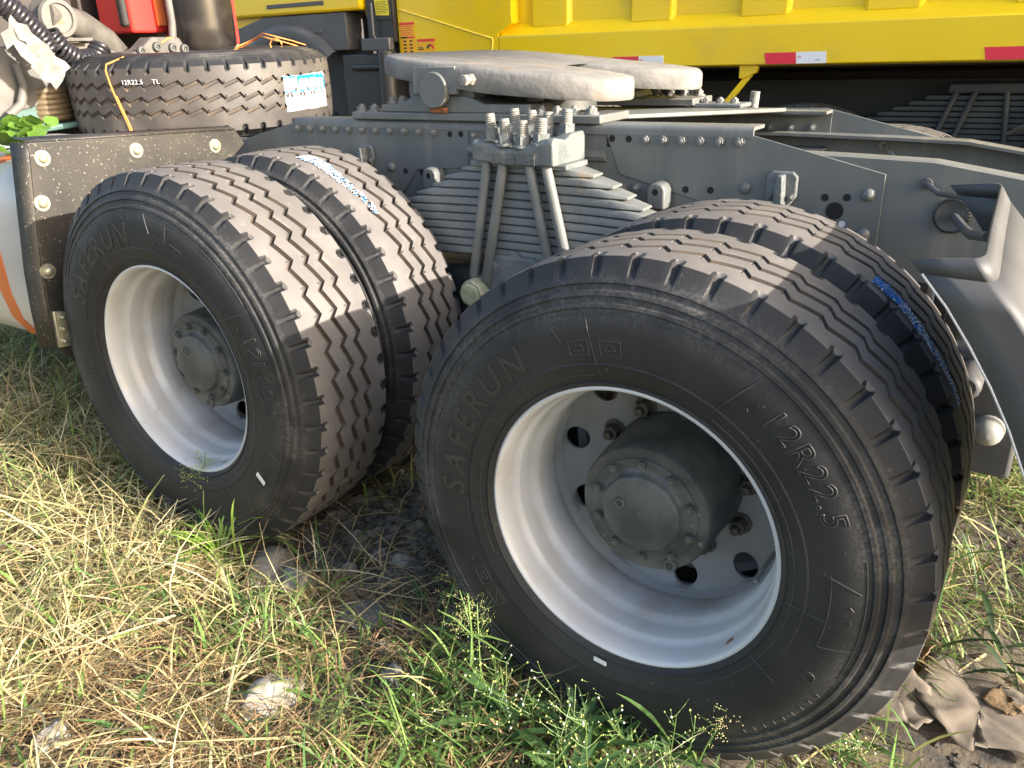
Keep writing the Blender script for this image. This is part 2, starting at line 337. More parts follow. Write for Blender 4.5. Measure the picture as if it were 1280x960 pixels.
def side_y(r):      # outer sidewall surface (y in wheel space) at radius r
    P = [(.292, -.118), (.31, -.156), (.325, -.162), (.345, -.167), (.375, -.1705), (.40, -.172), (.425, -.1703), (.445, -.1665), (.455, -.163), (.475, -.157), (.505, -.146), (.54, -.122)]
    return float(np.interp(r, [p[0] for p in P], [p[1] for p in P])) + .147
def text_mesh(name, s, size, a0, r0, m, outline=False, lift=0.0008, thick=0.0012, spacing=1.0, shear=0.0, sx=1.0, bold=0.0):
    """lettering moulded on the sidewall: baseline on radius r0, centred on angle a0 (deg), read clockwise"""
    c = bpy.data.curves.new(name, 'FONT'); c.body = s; c.size = size; c.align_x = 'CENTER'; c.space_character = spacing; c.shear = shear
    if outline: c.fill_mode = 'NONE'; c.bevel_depth = 0.0011; c.bevel_resolution = 0; c.resolution_u = 4
    else: c.extrude = thick; c.resolution_u = 4; c.offset = bold
    o = bpy.data.objects.new(name, c); COL.objects.link(o); dg = bpy.context.evaluated_depsgraph_get()
    me = bpy.data.meshes.new_from_object(o.evaluated_get(dg)); bpy.data.objects.remove(o)
    for v in me.vertices:
        x, y, z = v.co; r = r0 + y; a = R_(a0) - x * sx / (r0 + size * .35)
        v.co = (r * math.cos(a), side_y(r) - lift - z, r * math.sin(a))
    me.materials.clear(); me.materials.append(m); return me
LET_BIG = text_mesh('brand', 'SAFERUN', .078, 152, .366, M['letter'], shear=.12, spacing=1.35, lift=.0004, thick=.0014, bold=.001)
LET_SIZE = text_mesh('size', '12R22.5', .060, 36, .392, M['fadeletter'], outline=True, spacing=1.12, shear=.1)
def side_marks():
    g = G()
    def arc(r, a0, a1, w=.0009, n=None):
        n = n or max(4, int(abs(a1 - a0) / 3))
        g.tube([(r * math.cos(R_(a0 + (a1 - a0) * i / n)), side_y(r) - .0004, r * math.sin(R_(a0 + (a1 - a0) * i / n))) for i in range(n + 1)], w, 5)
    def rad(a, r0, r1, w=.0009, da=0):
        g.tube([((r0 + (r1 - r0) * i / 4) * math.cos(R_(a + da * i / 4)), side_y(r0 + (r1 - r0) * i / 4) - .0004, (r0 + (r1 - r0) * i / 4) * math.sin(R_(a + da * i / 4))) for i in range(5)], w, 5)
    arc(.330, 100, 205); arc(.330, -60, 60); arc(.362, 128, 190)
    rad(128, .318, .362); rad(147, .318, .345); rad(-176, .322, .362); rad(98, .33, .45, da=2); rad(62, .318, .372, da=-2); rad(-6, .318, .39); rad(-33, .318, .378)
    rad(12, .318, .335); rad(30, .318, .335); rad(178, .318, .335)
    arc(.447, 60, 108); rad(60, .372, .447, da=-3); rad(108, .40, .447, da=3); arc(.447, -20, 12)
    rad(-14, .392, .452, .0009, da=3); rad(8, .38, .44, da=-4); arc(.392, -14, 8)
    for k in range(9): rad(-52 + k * 3.1, .438, .446, .0007)
    for a0 in (103, 93.5, -148, -140):
        for a, r in ((a0 - 3, .371), (a0 + 3, .371)): rad(a, .371, .399)
        arc(.371, a0 - 3, a0 + 3, n=4); arc(.399, a0 - 3, a0 + 3, n=4)
        if a0 > 0 or a0 == -148:
            arc(.38, a0 - 1.6, a0 + 1.6, n=3); rad(a0 - 1.6, .38, .391, da=.8); rad(a0 + 1.6, .38, .391, da=-1.2); arc(.391, a0 - .8, a0 + .9, n=3)
        else: rad(a0 - 1.4, .376, .394, da=3)
    ca, cr = R_(-24), .408
    for q in (.011, .006):
        g.tube([(cr * math.cos(ca) + q * math.cos(2 * PI * i / 14), side_y(cr) - .0005, cr * math.sin(ca) + q * math.sin(2 * PI * i / 14)) for i in range(15)], .0008, 5)
    rr = random.Random(3)
    for i in range(34):   # mould vent whiskers
        a, r = rr.uniform(0, 360), rr.choice((.34, .39, .43, .455, .468))
        q = rr.uniform(-1, 1); g.tube([(r * math.cos(R_(a)), side_y(r) - .0004, r * math.sin(R_(a))), ((r + .006 * q) * math.cos(R_(a + .9)), side_y(r) - .0016, (r + .006 * q) * math.sin(R_(a + .9)))], .0006, 4)
    return g.mesh('mould_marks', M['fadeletter'], 0)
MARKS = side_marks()
LET_SMALL = text_mesh('small_print', 'LOAD RANGE  TUBELESS  RADIAL', .0095, 40, .352, M['fadeletter'], lift=.0004, thick=.0004, spacing=1.5)

def rim_mesh():
    g = G()
    prof = [(.300, .016), (.3055, .010), (.306, .003), (.3035, -.003), (.299, -.0045), (.2955, -.002), (.2925, .005), (.2895, .020), (.2875, .040), (.2862, .052), (.281, .058), (.2785, .066), (.2775, .098), (.2755, .108),
            (.268, .118), (.265, .128), (.2645, .165), (.267, .176), (.2735, .183), (.2765, .188), (.2745, .195), (.2738, .239)]
    g.lathe(prof, 96)
    # disc with ten hand holes, each cut out of its own sector of the sloping band
    n = 120; nh = 10; sec = n // nh; hc = .2425; hr = .0285; rb0, rb1 = .2055, .2735
    def dy(r): return float(np.interp(r, [.135, .15, .19, .205, .215, .2425, .266, .2735], [.266, .266, .266, .264, .260, .253, .247, .238]))
    for h in range(nh):
        a0 = R_(-45 + 36 * h); half = PI / nh; loop = []
        for j in range(sec): loop.append((rb1, a0 - half + 2 * half * j / sec))
        for j in range(6): loop.append((rb1 + (rb0 - rb1) * j / 6, a0 + half))
        for j in range(sec): loop.append((rb0, a0 + half - 2 * half * j / sec))
        for j in range(6): loop.append((rb0 + (rb1 - rb0) * j / 6, a0 - half))
        cx, cz = hc * math.cos(a0), hc * math.sin(a0); L0, L1, L2, L3 = [], [], [], []
        for r, a in loop:
            x, z = r * math.cos(a), r * math.sin(a); d = math.hypot(x - cx, z - cz); ux, uz = (x - cx) / d, (z - cz) / d
            L0.append((x, dy(r), z)); q = hr * 1.13; L1.append((cx + ux * q, dy(math.hypot(cx + ux * q, cz + uz * q)), cz + uz * q))
            px, pz = cx + ux * hr, cz + uz * hr; yy = dy(math.hypot(px, pz)); L2.append((px, yy + .0018, pz)); L3.append((px, yy + .010, pz))
        k = len(loop); g.add(L0 + L1 + L2 + L3, [(q * k + i, q * k + (i + 1) % k, (q + 1) * k + (i + 1) % k, (q + 1) * k + i) for q in range(3) for i in range(k)], 1)
    g.lathe([(.2055, dy(.2055)), (.20, .2645), (.19, .266), (.15, .266), (.128, .266), (.127, .275)], n, mi=1)
    g.lathe([(.2645, .165), (.2645, .19), (.280, .22), (.284, .28), (.298, .294), (.303, .29), (.306, .283), (.300, .28)], 64)   # the barrel beyond the disc
    return g.mesh('rim', [M['rim'], M['disc']], 40)
RIM = rim_mesh()
def hub_mesh():
    g = G()
    g.lathe([(.150, .262), (.150, .245), (.1465, .24), (.1455, .16), (.143, .125), (.1415, .106), (.1395, .100), (.1375, .096), (.136, .0945), (.1165, .0942), (.1155, .091), (.1145, .0905), (.0995, .0902)], 72)
    # the domed cap with a lobed edge
    n = 72; prof = [(1.12, .0902), (1.045, .0895), (1.0, .086), (.975, .078), (.95, .0735), (.90, .0715), (.5, .0705), (.02, .0703)]; vs = []
    for q, y in prof:
        for j in range(n):
            a = 2 * PI * j / n; lob = .085 + .0022 * (math.cos(10 * (a - .3)) * .5 + .5) * (1 if q > .93 else 1)
            rr = .0995 if q == 1.12 else lob * q
            vs.append((rr * math.cos(a), y, rr * math.sin(a)))
    k = len(prof); g.add(vs, [(i * n + j, i * n + (j + 1) % n, (i + 1) * n + (j + 1) % n, (i + 1) * n + j) for i in range(k - 1) for j in range(n)] + [tuple((k - 1) * n + j for j in range(n))])
    return g.mesh('hub', M['hub'], 40)
HUB = hub_mesh()
def plug_mesh(r):
    g = G(); g.lathe([(r, .004), (r, -.004), (r * .85, -.0065), (r * .5, -.007), (r * .45, -.002), (r * .2, -.002), (r * .18, -.006), (0.0005, -.006)], 20); return g.mesh('hub_plug', M['hub'], 40)
PLUG = plug_mesh(.0125)
CAPBOLT = hexbolt('cap_bolt', .0088, .010, 1.25, m='hub')
WNUT = hexbolt('wheel_nut', .0175, .030, 1.45, stud=.012, m='nut')
def stem_mesh():
    g = G(); g.tube([(.236, .225, -.10), (.232, .20, -.105), (.226, .165, -.118), (.224, .15, -.122)], .0045, 8); g.tube([(.224, .152, -.1215), (.2235, .142, -.1235)], .0058, 8); return g.mesh('valve_stem', M['stud'], 50)
STEM = stem_mesh()
def flip_mesh(me):
    c = me.copy(); return c

def wheel(parent, x, y, z, rot=0.0, far=False, detail=2, name='wheel'):
    """one truck wheel as a part; far=True faces the other way"""
    w = bpy.data.objects.new(name, None); COL.objects.link(w); w.parent = parent; w.empty_display_size = .1
    w.location = Vector((x, y, z)) - parent.location
    w.rotation_euler = (0, R_(rot), PI if far else 0)
    def ch(n, me, loc=(0, 0, 0)): o = bpy.data.objects.new(n, me); COL.objects.link(o); o.parent = w; o.location = loc; return o
    ch('tyre', TYRE)
    if detail >= 1: ch('rim', RIM)
    if detail >= 2:
        ch('hub', HUB)
        ch('tyre_lettering', LET_BIG); ch('tyre_lettering', LET_SIZE); ch('tyre_lettering', LET_SMALL); ch('mould_marks', MARKS); ch('valve_stem', STEM)
        for k in range(10):
            a = R_(-27 + 36 * k); ch('wheel_nut', WNUT, (.168 * math.cos(a), .266, .168 * math.sin(a)))
            b = R_(20 + 36 * k); ch('cap_bolt', CAPBOLT, (.1065 * math.cos(b), .0905, .1065 * math.sin(b)))
        ch('hub_plug', PLUG, (-.042, .0715, .018)); o = ch('hub_plug', PLUG, (.062, .093, -.110)); o.scale = (1.25, 1, 1.25)
    return w

# ---------------------------------------------------------------- the grey tractor unit
YA = 1.28                     # truck centre line
LX, LZ = -1.378, 0.6116       # front tandem axle
T = root('tractor_unit', (-.69, YA, gz(-.69)), 'grey tractor truck chassis with bare fifth wheel and twin rear axles in front', 'truck')
wheel(T, 0, 0, .535, 0); wheel(T, LX, 0, LZ, 26)
for x, z in ((0, .535), (LX, LZ)):
    w = wheel(T, x, .656 + .0, z, 190 if x else 40, far=True, detail=1)     # inner dual, turned round
    w.location.y = (.147 + .3618) + .147 - YA
    wheel(T, x, 2 * YA, z, 70, far=True, detail=1)
    w2 = wheel(T, x, 0, z, 120, detail=1); w2.location.y = 2 * YA - (.147 + .3618) - .147 - YA
    g = G(); g.tube([(x, .2, z), (x, 2.36, z)], .11, 16); g.lathe([(.02, -.26), (.2, -.2), (.27, -.08), (.27, .08), (.2, .2), (.02, .26)], 24, c=(x, YA, z))
    g.lathe([(.205, .30), (.215, .31), (.215, .60), (.12, .62)], 32, c=(x, 0, z)); part('axle', g, M['paintdark'], T)

def rail(far):
    f = (lambda y: 2 * YA - y) if far else (lambda y: y)
    # main C rail: the web follows the kick down towards the tail
    top = [(-3.6, 1.10), (-1.97, 1.13), (-.2, 1.155), (.16, 1.148), (.345, 1.142), (.53, 1.112), (1.5, .955)]
    if far: top = [(x, z - (.032 if x > -.3 else .01)) for x, z in top]
    bot = [(1.5, .76), (.53, .84), (.345, .868), (-3.6, .868)]
    g = G(); g.prism(top + bot, f(.8625), f(.8705))
    r = part('frame_rail', g, M['paint'], T)
    g = G()
    for (x0, z0), (x1, z1) in zip(top[:-1], top[1:]):
        ya, yb = sorted((f(.8625), f(.945)))
        rr = .012
        g.add([(x0, f(.8628), z0 - .022), (x1, f(.8628), z1 - .022), (x0, f(.8655), z0 - .008), (x1, f(.8655), z1 - .008), (x0, f(.873), z0), (x1, f(.873), z1), (x0, f(.945), z0), (x1, f(.945), z1), (x0, f(.945), z0 - .009), (x1, f(.945), z1 - .009), (x0, f(.871), z0 - .009), (x1, f(.871), z1 - .009)],
              [(0, 1, 3, 2), (2, 3, 5, 4), (4, 5, 7, 6), (6, 7, 9, 8), (8, 9, 11, 10)])
    part('top_flange', g, M['paint'], r, smooth=60)
    # outer reinforcement plate with its slanted tail
    g = G()
    rear = [(-.483, 1.196), (-.085, 1.196), (.249, 1.113), (.249, .90), (-.13, .90), (-.187, 1.005), (-.21, 1.023), (-.435, 1.079), (-.447, 1.107)]
    fore = [(-1.97, 1.135), (-1.70, 1.197), (-.947, 1.197), (-.953, 1.073), (-1.16, 1.06), (-1.23, .975), (-1.97, .95)]
    g.prism(rear, f(.8585), f(.8620)); rp = part('reinforcement_plate', g, M['paint'], T, bevel=.0015)
    g = G(); g.prism(fore, f(.8585), f(.8620)); fp = part('reinforcement_plate', g, M['paint'], T, bevel=.0015)
    g = G(); g.prism([(-.956, 1.196), (-.48, 1.196), (-.48, .90), (-.956, .90)], f(.862), f(.8645)); part('frame_web', g, M['paint'], T)
    g = G(); g.tube([(-.95, f(.868), 1.125), (-.48, f(.868), 1.125)], .018, 10); g.tube([(-.95, f(.866), 1.03), (-.48, f(.866), 1.03)], .014, 10); part('brake_pipe', g, M['paint'], T)
    # upper angle iron carrying the coupling
    g = G(); xs = (-1.70, -.07)
    dz = -.02 if far else 0
    prof = [(.8566, 1.185), (.8566, 1.2015), (.8595, 1.2085), (.866, 1.212), (.9475, 1.212), (.9475, 1.203), (.8655, 1.203), (.8655, 1.185)]
    vs = [(xs[0], f(y), z + dz) for y, z in prof] + [(xs[1], f(y), z + dz) for y, z in prof]; n = len(prof)
    g.add(vs, [(i, (i + 1) % n, (i + 1) % n + n, i + n) for i in range(n)] + [tuple(range(n)), tuple(range(2 * n - 1, n - 1, -1))])
    ai = part('angle_iron', g, M['paint'], T, smooth=50)
    if far:
        g = G(); g.box((-.65, 1.69, 1.075), (-.07, 1.697, 1.166)); g.box((-.65, 1.615, 1.068), (-.07, 1.697, 1.075)); part('angle_iron', g, M['paint'], T)
        for x in (-.13, -.2, -.27, -.34, -.41, -.48): at(place('frame_bolt', FB), (x, 1.69, 1.135), ai)
        for x in (-.2, -.1, .06, .14, .25): at(place('frame_bolt', HOLE_DISC if x > 0 and x < .2 else RIV), (x, 1.6895, 1.04), r)
    return r, rp, fp
FB = hexbolt('frame_bolt', .0105, .011, 1.3); RIV = rivet('rivet', .0155); HOLE_DISC = hole_disc('hole_disc', .009); BIG_HOLE_DISC = hole_disc('hole_disc', .021); PALE_HOLE_DISC = hole_disc('hole_disc', .0085, 'stw')
NR = rail(False); rail(True)
for i in range(11): at(place('frame_bolt', FB), (-1.685 + i * .0607, .8585, 1.1785), NR[2])
at(place('frame_bolt', FB, rot=(0, .4, 0)), (-.928, .862, 1.172), NR[2])
for i in range(6): at(place('frame_bolt', FB, rot=(0, i * .7, 0)), (-.359 + i * .0512, .8585, 1.1755), NR[1])
for x, z in ((-1.018, 1.173), (-.976, 1.174), (-1.209, 1.052), (-1.142, 1.052)): at(place('hole_disc', HOLE_DISC), (x, .8582, z), NR[2])
for x, z in ((-.46, 1.1745), (-.41, 1.1745), (-.241, 1.049), (-.172, 1.051), (.118, 1.051), (.169, 1.054)): at(place('hole_disc', HOLE_DISC), (x, .8582, z), NR[1])
at(place('hole_disc', BIG_HOLE_DISC), (.144, .8582, 1.02), NR[1]); at(place('hole_disc', PALE_HOLE_DISC), (.165, .8582, .99), NR[1])
for x, z in ((-.08, 1.062), (.217, 1.063), (.216, .969)): at(place('rivet', RIV), (x, .8585, z), NR[1])
at(place('rivet', RIV), (-1.268, .8585, 1.063), NR[2])
for x, z in ((-.385, 1.045), (-.425, 1.04)): at(place('frame_bolt', FB), (x, .862, z), NR[1])
# rubbing blocks and lugs on the frame side
def bump_block(x0, x1, z0, z1, m='paint'):
    g = G(); c = (x0 + x1) / 2; w = x1 - x0
    g.prism([(x0, z0), (x0, z1 - .012), (x0 + .012, z1), (x1 - .012, z1), (x1, z1 - .012), (x1, z0 + .03), (x1 - .02, z0)], .846, .8585)
    b = part('bump_stop', g, M[m], T, bevel=.005, seg=3)
    g = G(); g.prism([(c - .012, z0), (c - .004, z1 - .006), (c + .010, z1 - .006), (c + .014, z0)], .812, .846); part('rib', g, M['cast'], b, bevel=.003)
    for s in (-1, 1): at(place('frame_bolt', FB, scale=(.7, .7, .7)), (c + s * w * .34, .846, z0 + .028), b)
bump_block(-1.40, -1.335, 1.055, 1.132); bump_block(-.025, .052, 1.02, 1.11, 'cast')
for x, z in ((-1.072, 1.045), (-.305, 1.04)):
    g = G(); g.prism([(x - .026, z - .04), (x - .026, z + .012), (x - .018, z + .026), (x, z + .031), (x + .018, z + .026), (x + .026, z + .012), (x + .026, z - .04)], .806, .8585)
    l = part('frame_lug', g, M['paint'], T, bevel=.006, seg=3); at(place('hole_disc', HOLE_DISC), (x, .8058, z + .006), l)

# leaf spring pack -------------------------------------------------
SPY0, SPY1 = .668, .758
ends = [(-.852, -.428), (-.914, -.371), (-.963, -.329), (-1.023, -.285), (-1.075, -.235), (-1.11, -.20), (-1.14, -.17), (-1.16, -.15), (-1.18, -.13), (-1.19, -.12), (-1.2, -.11)]
sp = bpy.data.objects.new('leaf_spring', None); COL.objects.link(sp); sp.parent = T; sp.location = -T.location
def spring_leaf(x0, x1, zc, h):
    g = G(); n = 26; t = h / 2; vs = []; k = 8
    for i in range(n + 1):
        u = i / n; x = x0 + (x1 - x0) * u; z = zc - .018 * ((x + .645) / .55) ** 2
        e = min(x - x0, x1 - x); tt = t * (1 if e > .075 else (.34 + .66 * e / .075)); wd = (SPY1 - SPY0) / 2 * (1 if e > .055 else .62 + .38 * e / .055); cy = (SPY0 + SPY1) / 2
        for a in range(k):
            yy, zz = [(-1, -.62), (-1, .62), (-.95, .92), (-.84, 1), (.8, 1), (1, .5), (1, -.5), (-.88, -1)][a]
            vs.append((x, cy + wd * yy, z - (t - tt) * (.9) + tt * zz))
    fs = [(i * k + a, i * k + (a + 1) % k, (i + 1) * k + (a + 1) % k, (i + 1) * k + a) for i in range(n) for a in range(k)] + [tuple(range(k)), tuple(range(n * k + k - 1, n * k - 1, -1))]
    g.add(vs, fs); return g
for i, (a, b) in enumerate(ends): part('spring_leaf', spring_leaf(a, b, 1.107 - i * .0238, .0232), M['leaf'], sp, loc=(0, 0, 0), smooth=50)
# U-bolts
def ubolt(x0, z0, x1, z1, tx, tz):
    g = G(); fy, by = .648, .782; r = .0142
    g.tube([(tx, fy + .03, tz), (x0, fy, z0 + .02), (x0, fy, z0), (x1, fy, z1), (x1 + .004, fy + .012, z1 - .022), (x1 + .004, fy + .05, z1 - .03), (x1 + .004, by - .05, z1 - .03), (x1, by - .012, z1 - .02), (x1, by, z1), (x0, by, z0), (tx, by + .03, tz)], r, 12)
    return part('u_bolt', g, M['leaf'], T, smooth=60)
for q in ((-.739, 1.11, -.80, .80, -.735, 1.15), (-.686, 1.11, -.757, .79, -.688, 1.15), (-.597, 1.11, -.530, .80, -.6, 1.15), (-.545, 1.11, -.470, .80, -.548, 1.15)): ubolt(*q)
# cast saddle with studs and nuts
def saddle():
    g = G(); n = 17; vs = []
    secs = []
    for i in range(n):
        u = i / (n - 1); x = -.772 + .258 * u
        zt = 1.190 - .024 * math.sin(PI * u) ** 2 + .008 * u; zb = 1.126 + .006 * abs(u - .5) * 2 - .008 * u
        secs.append([(x, .628, zb), (x, .626, zt - .012), (x, .636, zt), (x, .70, zt - .012), (x, .735, zt + .002), (x, .795, zt + .004), (x, .803, zt - .01), (x, .803, zb), (x, .715, zb - .004)])
    k = 9; vs = [v for s_ in secs for v in s_]
    g.add(vs, [(i * k + a, i * k + (a + 1) % k, (i + 1) * k + (a + 1) % k, (i + 1) * k + a) for i in range(n - 1) for a in range(k)] + [tuple(range(k)), tuple(range(n * k - 1, (n - 1) * k - 1, -1))])
    return part('spring_saddle', g, M['cast'], T, bevel=.006, seg=3, smooth=40)
SD = saddle()
g = G(); g.box((-.80, .655, 1.112), (-.49, .775, 1.128)); part('spring_cap', g, M['cast'], T, bevel=.004)
g = G()      # raised casting characters, as on the saddle's front face
for cx in (-.695, -.66, -.625, -.59):
    for q in range(5): 
        a, b = random.uniform(-.011, .011), random.uniform(-.011, .011)
        if q % 2: g.box((cx - .010, .6243, 1.137 + a * .9), (cx + .010, .6275, 1.1395 + a * .9))
        else: g.box((cx + b - .0013, .6240, 1.127), (cx + b + .0013, .6275, 1.149))
g.box((-.715, .6245, 1.1525), (-.57, .6275, 1.154)); g.box((-.572, .6245, 1.125), (-.57, .6275, 1.154))
part('cast_characters', g, M['cast'], SD, loc=(0, 0, 0), smooth=0)
def stud_mesh():
    g = G(); r = .0225
    g.lathe([(r * 1.3, 0), (r * 1.3, .007), (r, .0071)], 20, axis='z'); g.prism([(r * math.cos(PI / 3 * i), r * math.sin(PI / 3 * i)) for i in range(6)], .007, .031, axis='z')
    zz = [(.0145, .031)]
    for k in range(6): zz += [(.0148, .034 + k * .0055), (.0132, .0368 + k * .0055)]
    g.lathe(zz + [(.0125, .069), (.0005, .070)], 14, mi=1, axis='z'); return g.mesh('stud_nut', [M['cast'], M['stud']], 40)
STUD = stud_mesh()
for x, y, dz, tilt in ((-.722, .658, 0, -.08), (-.672, .650, -.012, -.06), (-.62, .650, -.016, .02), (-.567, .655, -.01, .06), (-.722, .778, .004, -.06), (-.665, .775, .0, -.03), (-.615, .775, -.004, .02), (-.558, .778, .004, .04)):
    at(place('stud_nut', STUD, rot=(0, tilt, random.random())), (x, y, 1.184 + dz), SD)
g = G(); g.prism([(-.757, .76), (-.735, .868), (-.60, .868), (-.588, .858), (-.52, .858), (-.5, .70), (-.77, .70)], .652, .79); part('spring_seat', g, M['cast'], T, bevel=.008)
g = G(); g.tube([(-.665, .66, .866), (-.665, .70, .866)], .016, 12); part('seat_boss', g, M['cast'], T)
g = G(); g.lathe([(.045, .70), (.045, .62), (.04, .60), (.034, .592), (.0005, .590)], 8, c=(-.79, .012, .752)); part('trunnion_cap', g, M['cream'], T, bevel=.006)
g = G(); g.box((-1.15, .70, .42), (-.25, .98, .80)); g.box((-1.3, .95, .5), (-.1, 1.6, .9)); g.tube([(-.69, .68, .56), (-.69, 1.9, .56)], .08, 14); part('trunnion_bracket', g, M['paintdark'], T, bevel=.03)
g = G()
for x in (-1.95, -1.0, -.35, 1.15):
    g.box((x - .05, .88, .90), (x + .05, 1.69, 1.08))
part('cross_member', g, M['paintdark'], T, bevel=.01)
g = G(); g.tube([(-2.4, YA, .75), (-.2, YA, .62)], .06, 14); part('drive_shaft', g, M['paintdark'], T)

# fifth wheel ------------------------------------------------------
def fifth_wheel():
    def out():
        P = []
        half = [(-1.345, 0.0), (-1.345, .22), (-1.335, .30), (-1.31, .365), (-1.27, .405), (-1.20, .432), (-1.08, .447), (-.86, .452), (-.74, .447), (-.63, .432), (-.56, .405), (-.512, .37), (-.488, .32), (-.48, .26), (-.495, .21), (-.53, .175), (-.62, .115), (-.80, .062), (-1.06, .052)]
        P = [(x, YA - y) for x, y in half] + [(-1.11, YA - .0)] + [(x, YA + y) for x, y in reversed(half[1:])]
        return P
    P = out(); n = len(P)
    zt = lambda x: 1.408 - (x + 1.32) * .098; zb = lambda x: zt(x) - .070 + .012 * min(1, abs(x + .86) / .5)
    cx = -.86
    def sh(p, d):      # pull a point towards the plate's middle
        x, y = p; vx, vy = (cx - x), (YA - y); L = math.hypot(vx, vy) or 1
        inner = abs(y - YA) < .21 and x > -1.10
        if inner: s_ = 1 if y > YA else -1; return (x, y + s_ * d)
        return (x + vx / L * d, y + vy / L * d)
    rings = []
    for d, h in ((0.004, 'b'), (0, .008), (0, -.016), (.004, -.007), (.012, 0)):
        rings.append([(*sh(p, d), zb(p[0]) if h == 'b' else (zb(p[0]) + h if h == .008 else zt(p[0]) + h)) for p in P])
    vs = [v for r in rings for v in r]; fs = []
    for i in range(4): fs += [(i * n + j, i * n + (j + 1) % n, (i + 1) * n + (j + 1) % n, (i + 1) * n + j) for j in range(n)]
    m = len(half_idx) if False else 0
    g = G(); g.add(vs, fs)
    # top and bottom skins: quads between matching halves of the outline
    h = (n - 1) // 2
    for ring, o in ((4, 4 * n), (0, 0)):
        pass
    bm = bmesh.new(); bv = [bm.verts.new(v) for v in g.v]
    for f in g.f: bm.faces.new([bv[i] for i in f])
    for o in (4 * n, 0): bm.faces.new([bv[o + j] for j in range(n)])
    bmesh.ops.triangulate(bm, faces=[f for f in bm.faces if len(f.verts) > 4]); bmesh.ops.recalc_face_normals(bm, faces=bm.faces)
    me = bpy.data.meshes.new('coupling_plate'); bm.to_mesh(me); bm.free(); me.materials.append(M['plate'])
    me.polygons.foreach_set('use_smooth', [True] * len(me.polygons)); me.set_sharp_from_angle(angle=R_(50))
    return place('coupling_plate', me, T)
half_idx = []
FW = fifth_wheel()
g = G(); g.prism([(-.965, 1.27), (-.93, 1.245), (-.86, 1.245), (-.84, 1.29), (-.86, 1.33), (-.93, 1.34)], 1.05, 1.52); part('jaw_housing', g, M['paintdark'], T)
g = G(); g.tube([(-.86, YA, 1.20), (-.86, YA, 1.34)], .12, 20); part('jaw_housing', g, M['paintdark'], T)
for f in (lambda y: y, lambda y: 2 * YA - y):
    near = f(1) == 1
    g = G(); g.prism([(-1.047 + .125 * math.cos(a), 1.30 + .105 * math.sin(a)) for a in [PI + PI * i / 14 for i in range(15)]] + [(-.925, 1.345), (-1.17, 1.345)], f(.862), f(.93)); br = part('pivot_bracket', g, M['paint'], T, bevel=.004)
    g = G(); g.box((-1.13, f(.831) if near else f(.86), 1.29), (-.965, f(.862) if near else f(.831), 1.37)); part('plate_pocket', g, M['paint'], T, bevel=.004)
    g = G(); g.lathe([(.053, .0), (.053, -.016), (.050, -.02), (.0005, -.02)], 28, c=(-1.047, f(.84) if near else f(.86), 1.303)); part('pivot_pin', g, M['paint'], T)
    g = G(); g.box((-1.075, f(.838), 1.236), (-1.015, f(.862), 1.252)); part('pin_keeper', g, M['rust'], T, bevel=.003)
    g = G(); g.prism([(-1.285, 1.236), (-1.285, 1.258), (-1.20, 1.262), (-1.15, 1.285), (-.94, 1.285), (-.88, 1.262), (-.725, 1.262), (-.715, 1.236)], f(.852), f(.99)); part('pedestal', g, M['paint'], T, bevel=.004)
    g = G(); g.box((-1.41, min(f(.845), f(1.03)), 1.2125), (-.49, max(f(.845), f(1.03)), 1.236)); mp = part('mounting_plate', g, M['paint'], T, bevel=.004)
    if near:
        g = G(); g.lathe([(.018, .0), (.018, -.02), (.013, -.022), (.013, -.035), (.017, -.036), (.017, -.05), (.0005, -.052)], 6, c=(-.905, .835, 1.332)); part('grease_fitting', g, M['stud'], T, bevel=.003)
    for x, y, z in ((-1.385, .87, 1.236), (-1.33, .87, 1.236), (-1.25, .875, 1.262), (-1.21, .875, 1.262), (-.69, .87, 1.236), (-.64, .87, 1.236), (-.585, .87, 1.236), (-.53, .87, 1.236)):
        o = place('plate_bolt', FB, rot=(-PI / 2, 0, random.random()), scale=(1.5, 1.5, 1.5)); at(o, (x, f(y), z), mp)
g = G(); g.prism([(-.55, .95), (-.30, 1.40), (-.20, 1.62), (-.49, 1.62), (-.62, 1.40), (-.75, 1.0)], 1.213, 1.226, axis='z'); g.v = [(x, y, z - .024 * max(0, (y - 1.0) / .62)) for x, y, z in g.v]; part('cross_plate', g, M['paint'], T, bevel=.003)
cpm = part('clamp_block', G().box((-.50, 1.55, 1.203), (-.33, 1.66, 1.218)), M['cast'], T, bevel=.005)
for x in (-.47, -.42, -.37): at(place('plate_bolt', FB, rot=(-PI / 2, 0, 0), scale=(1.2, 1.2, 1.2)), (x, 1.6, 1.218), cpm)
g = G(); g.tube([(-.33, 1.68, 1.19), (-.326, 1.68, 1.25)], .016, 12); part('clamp_stud', g, M['stud'], T)

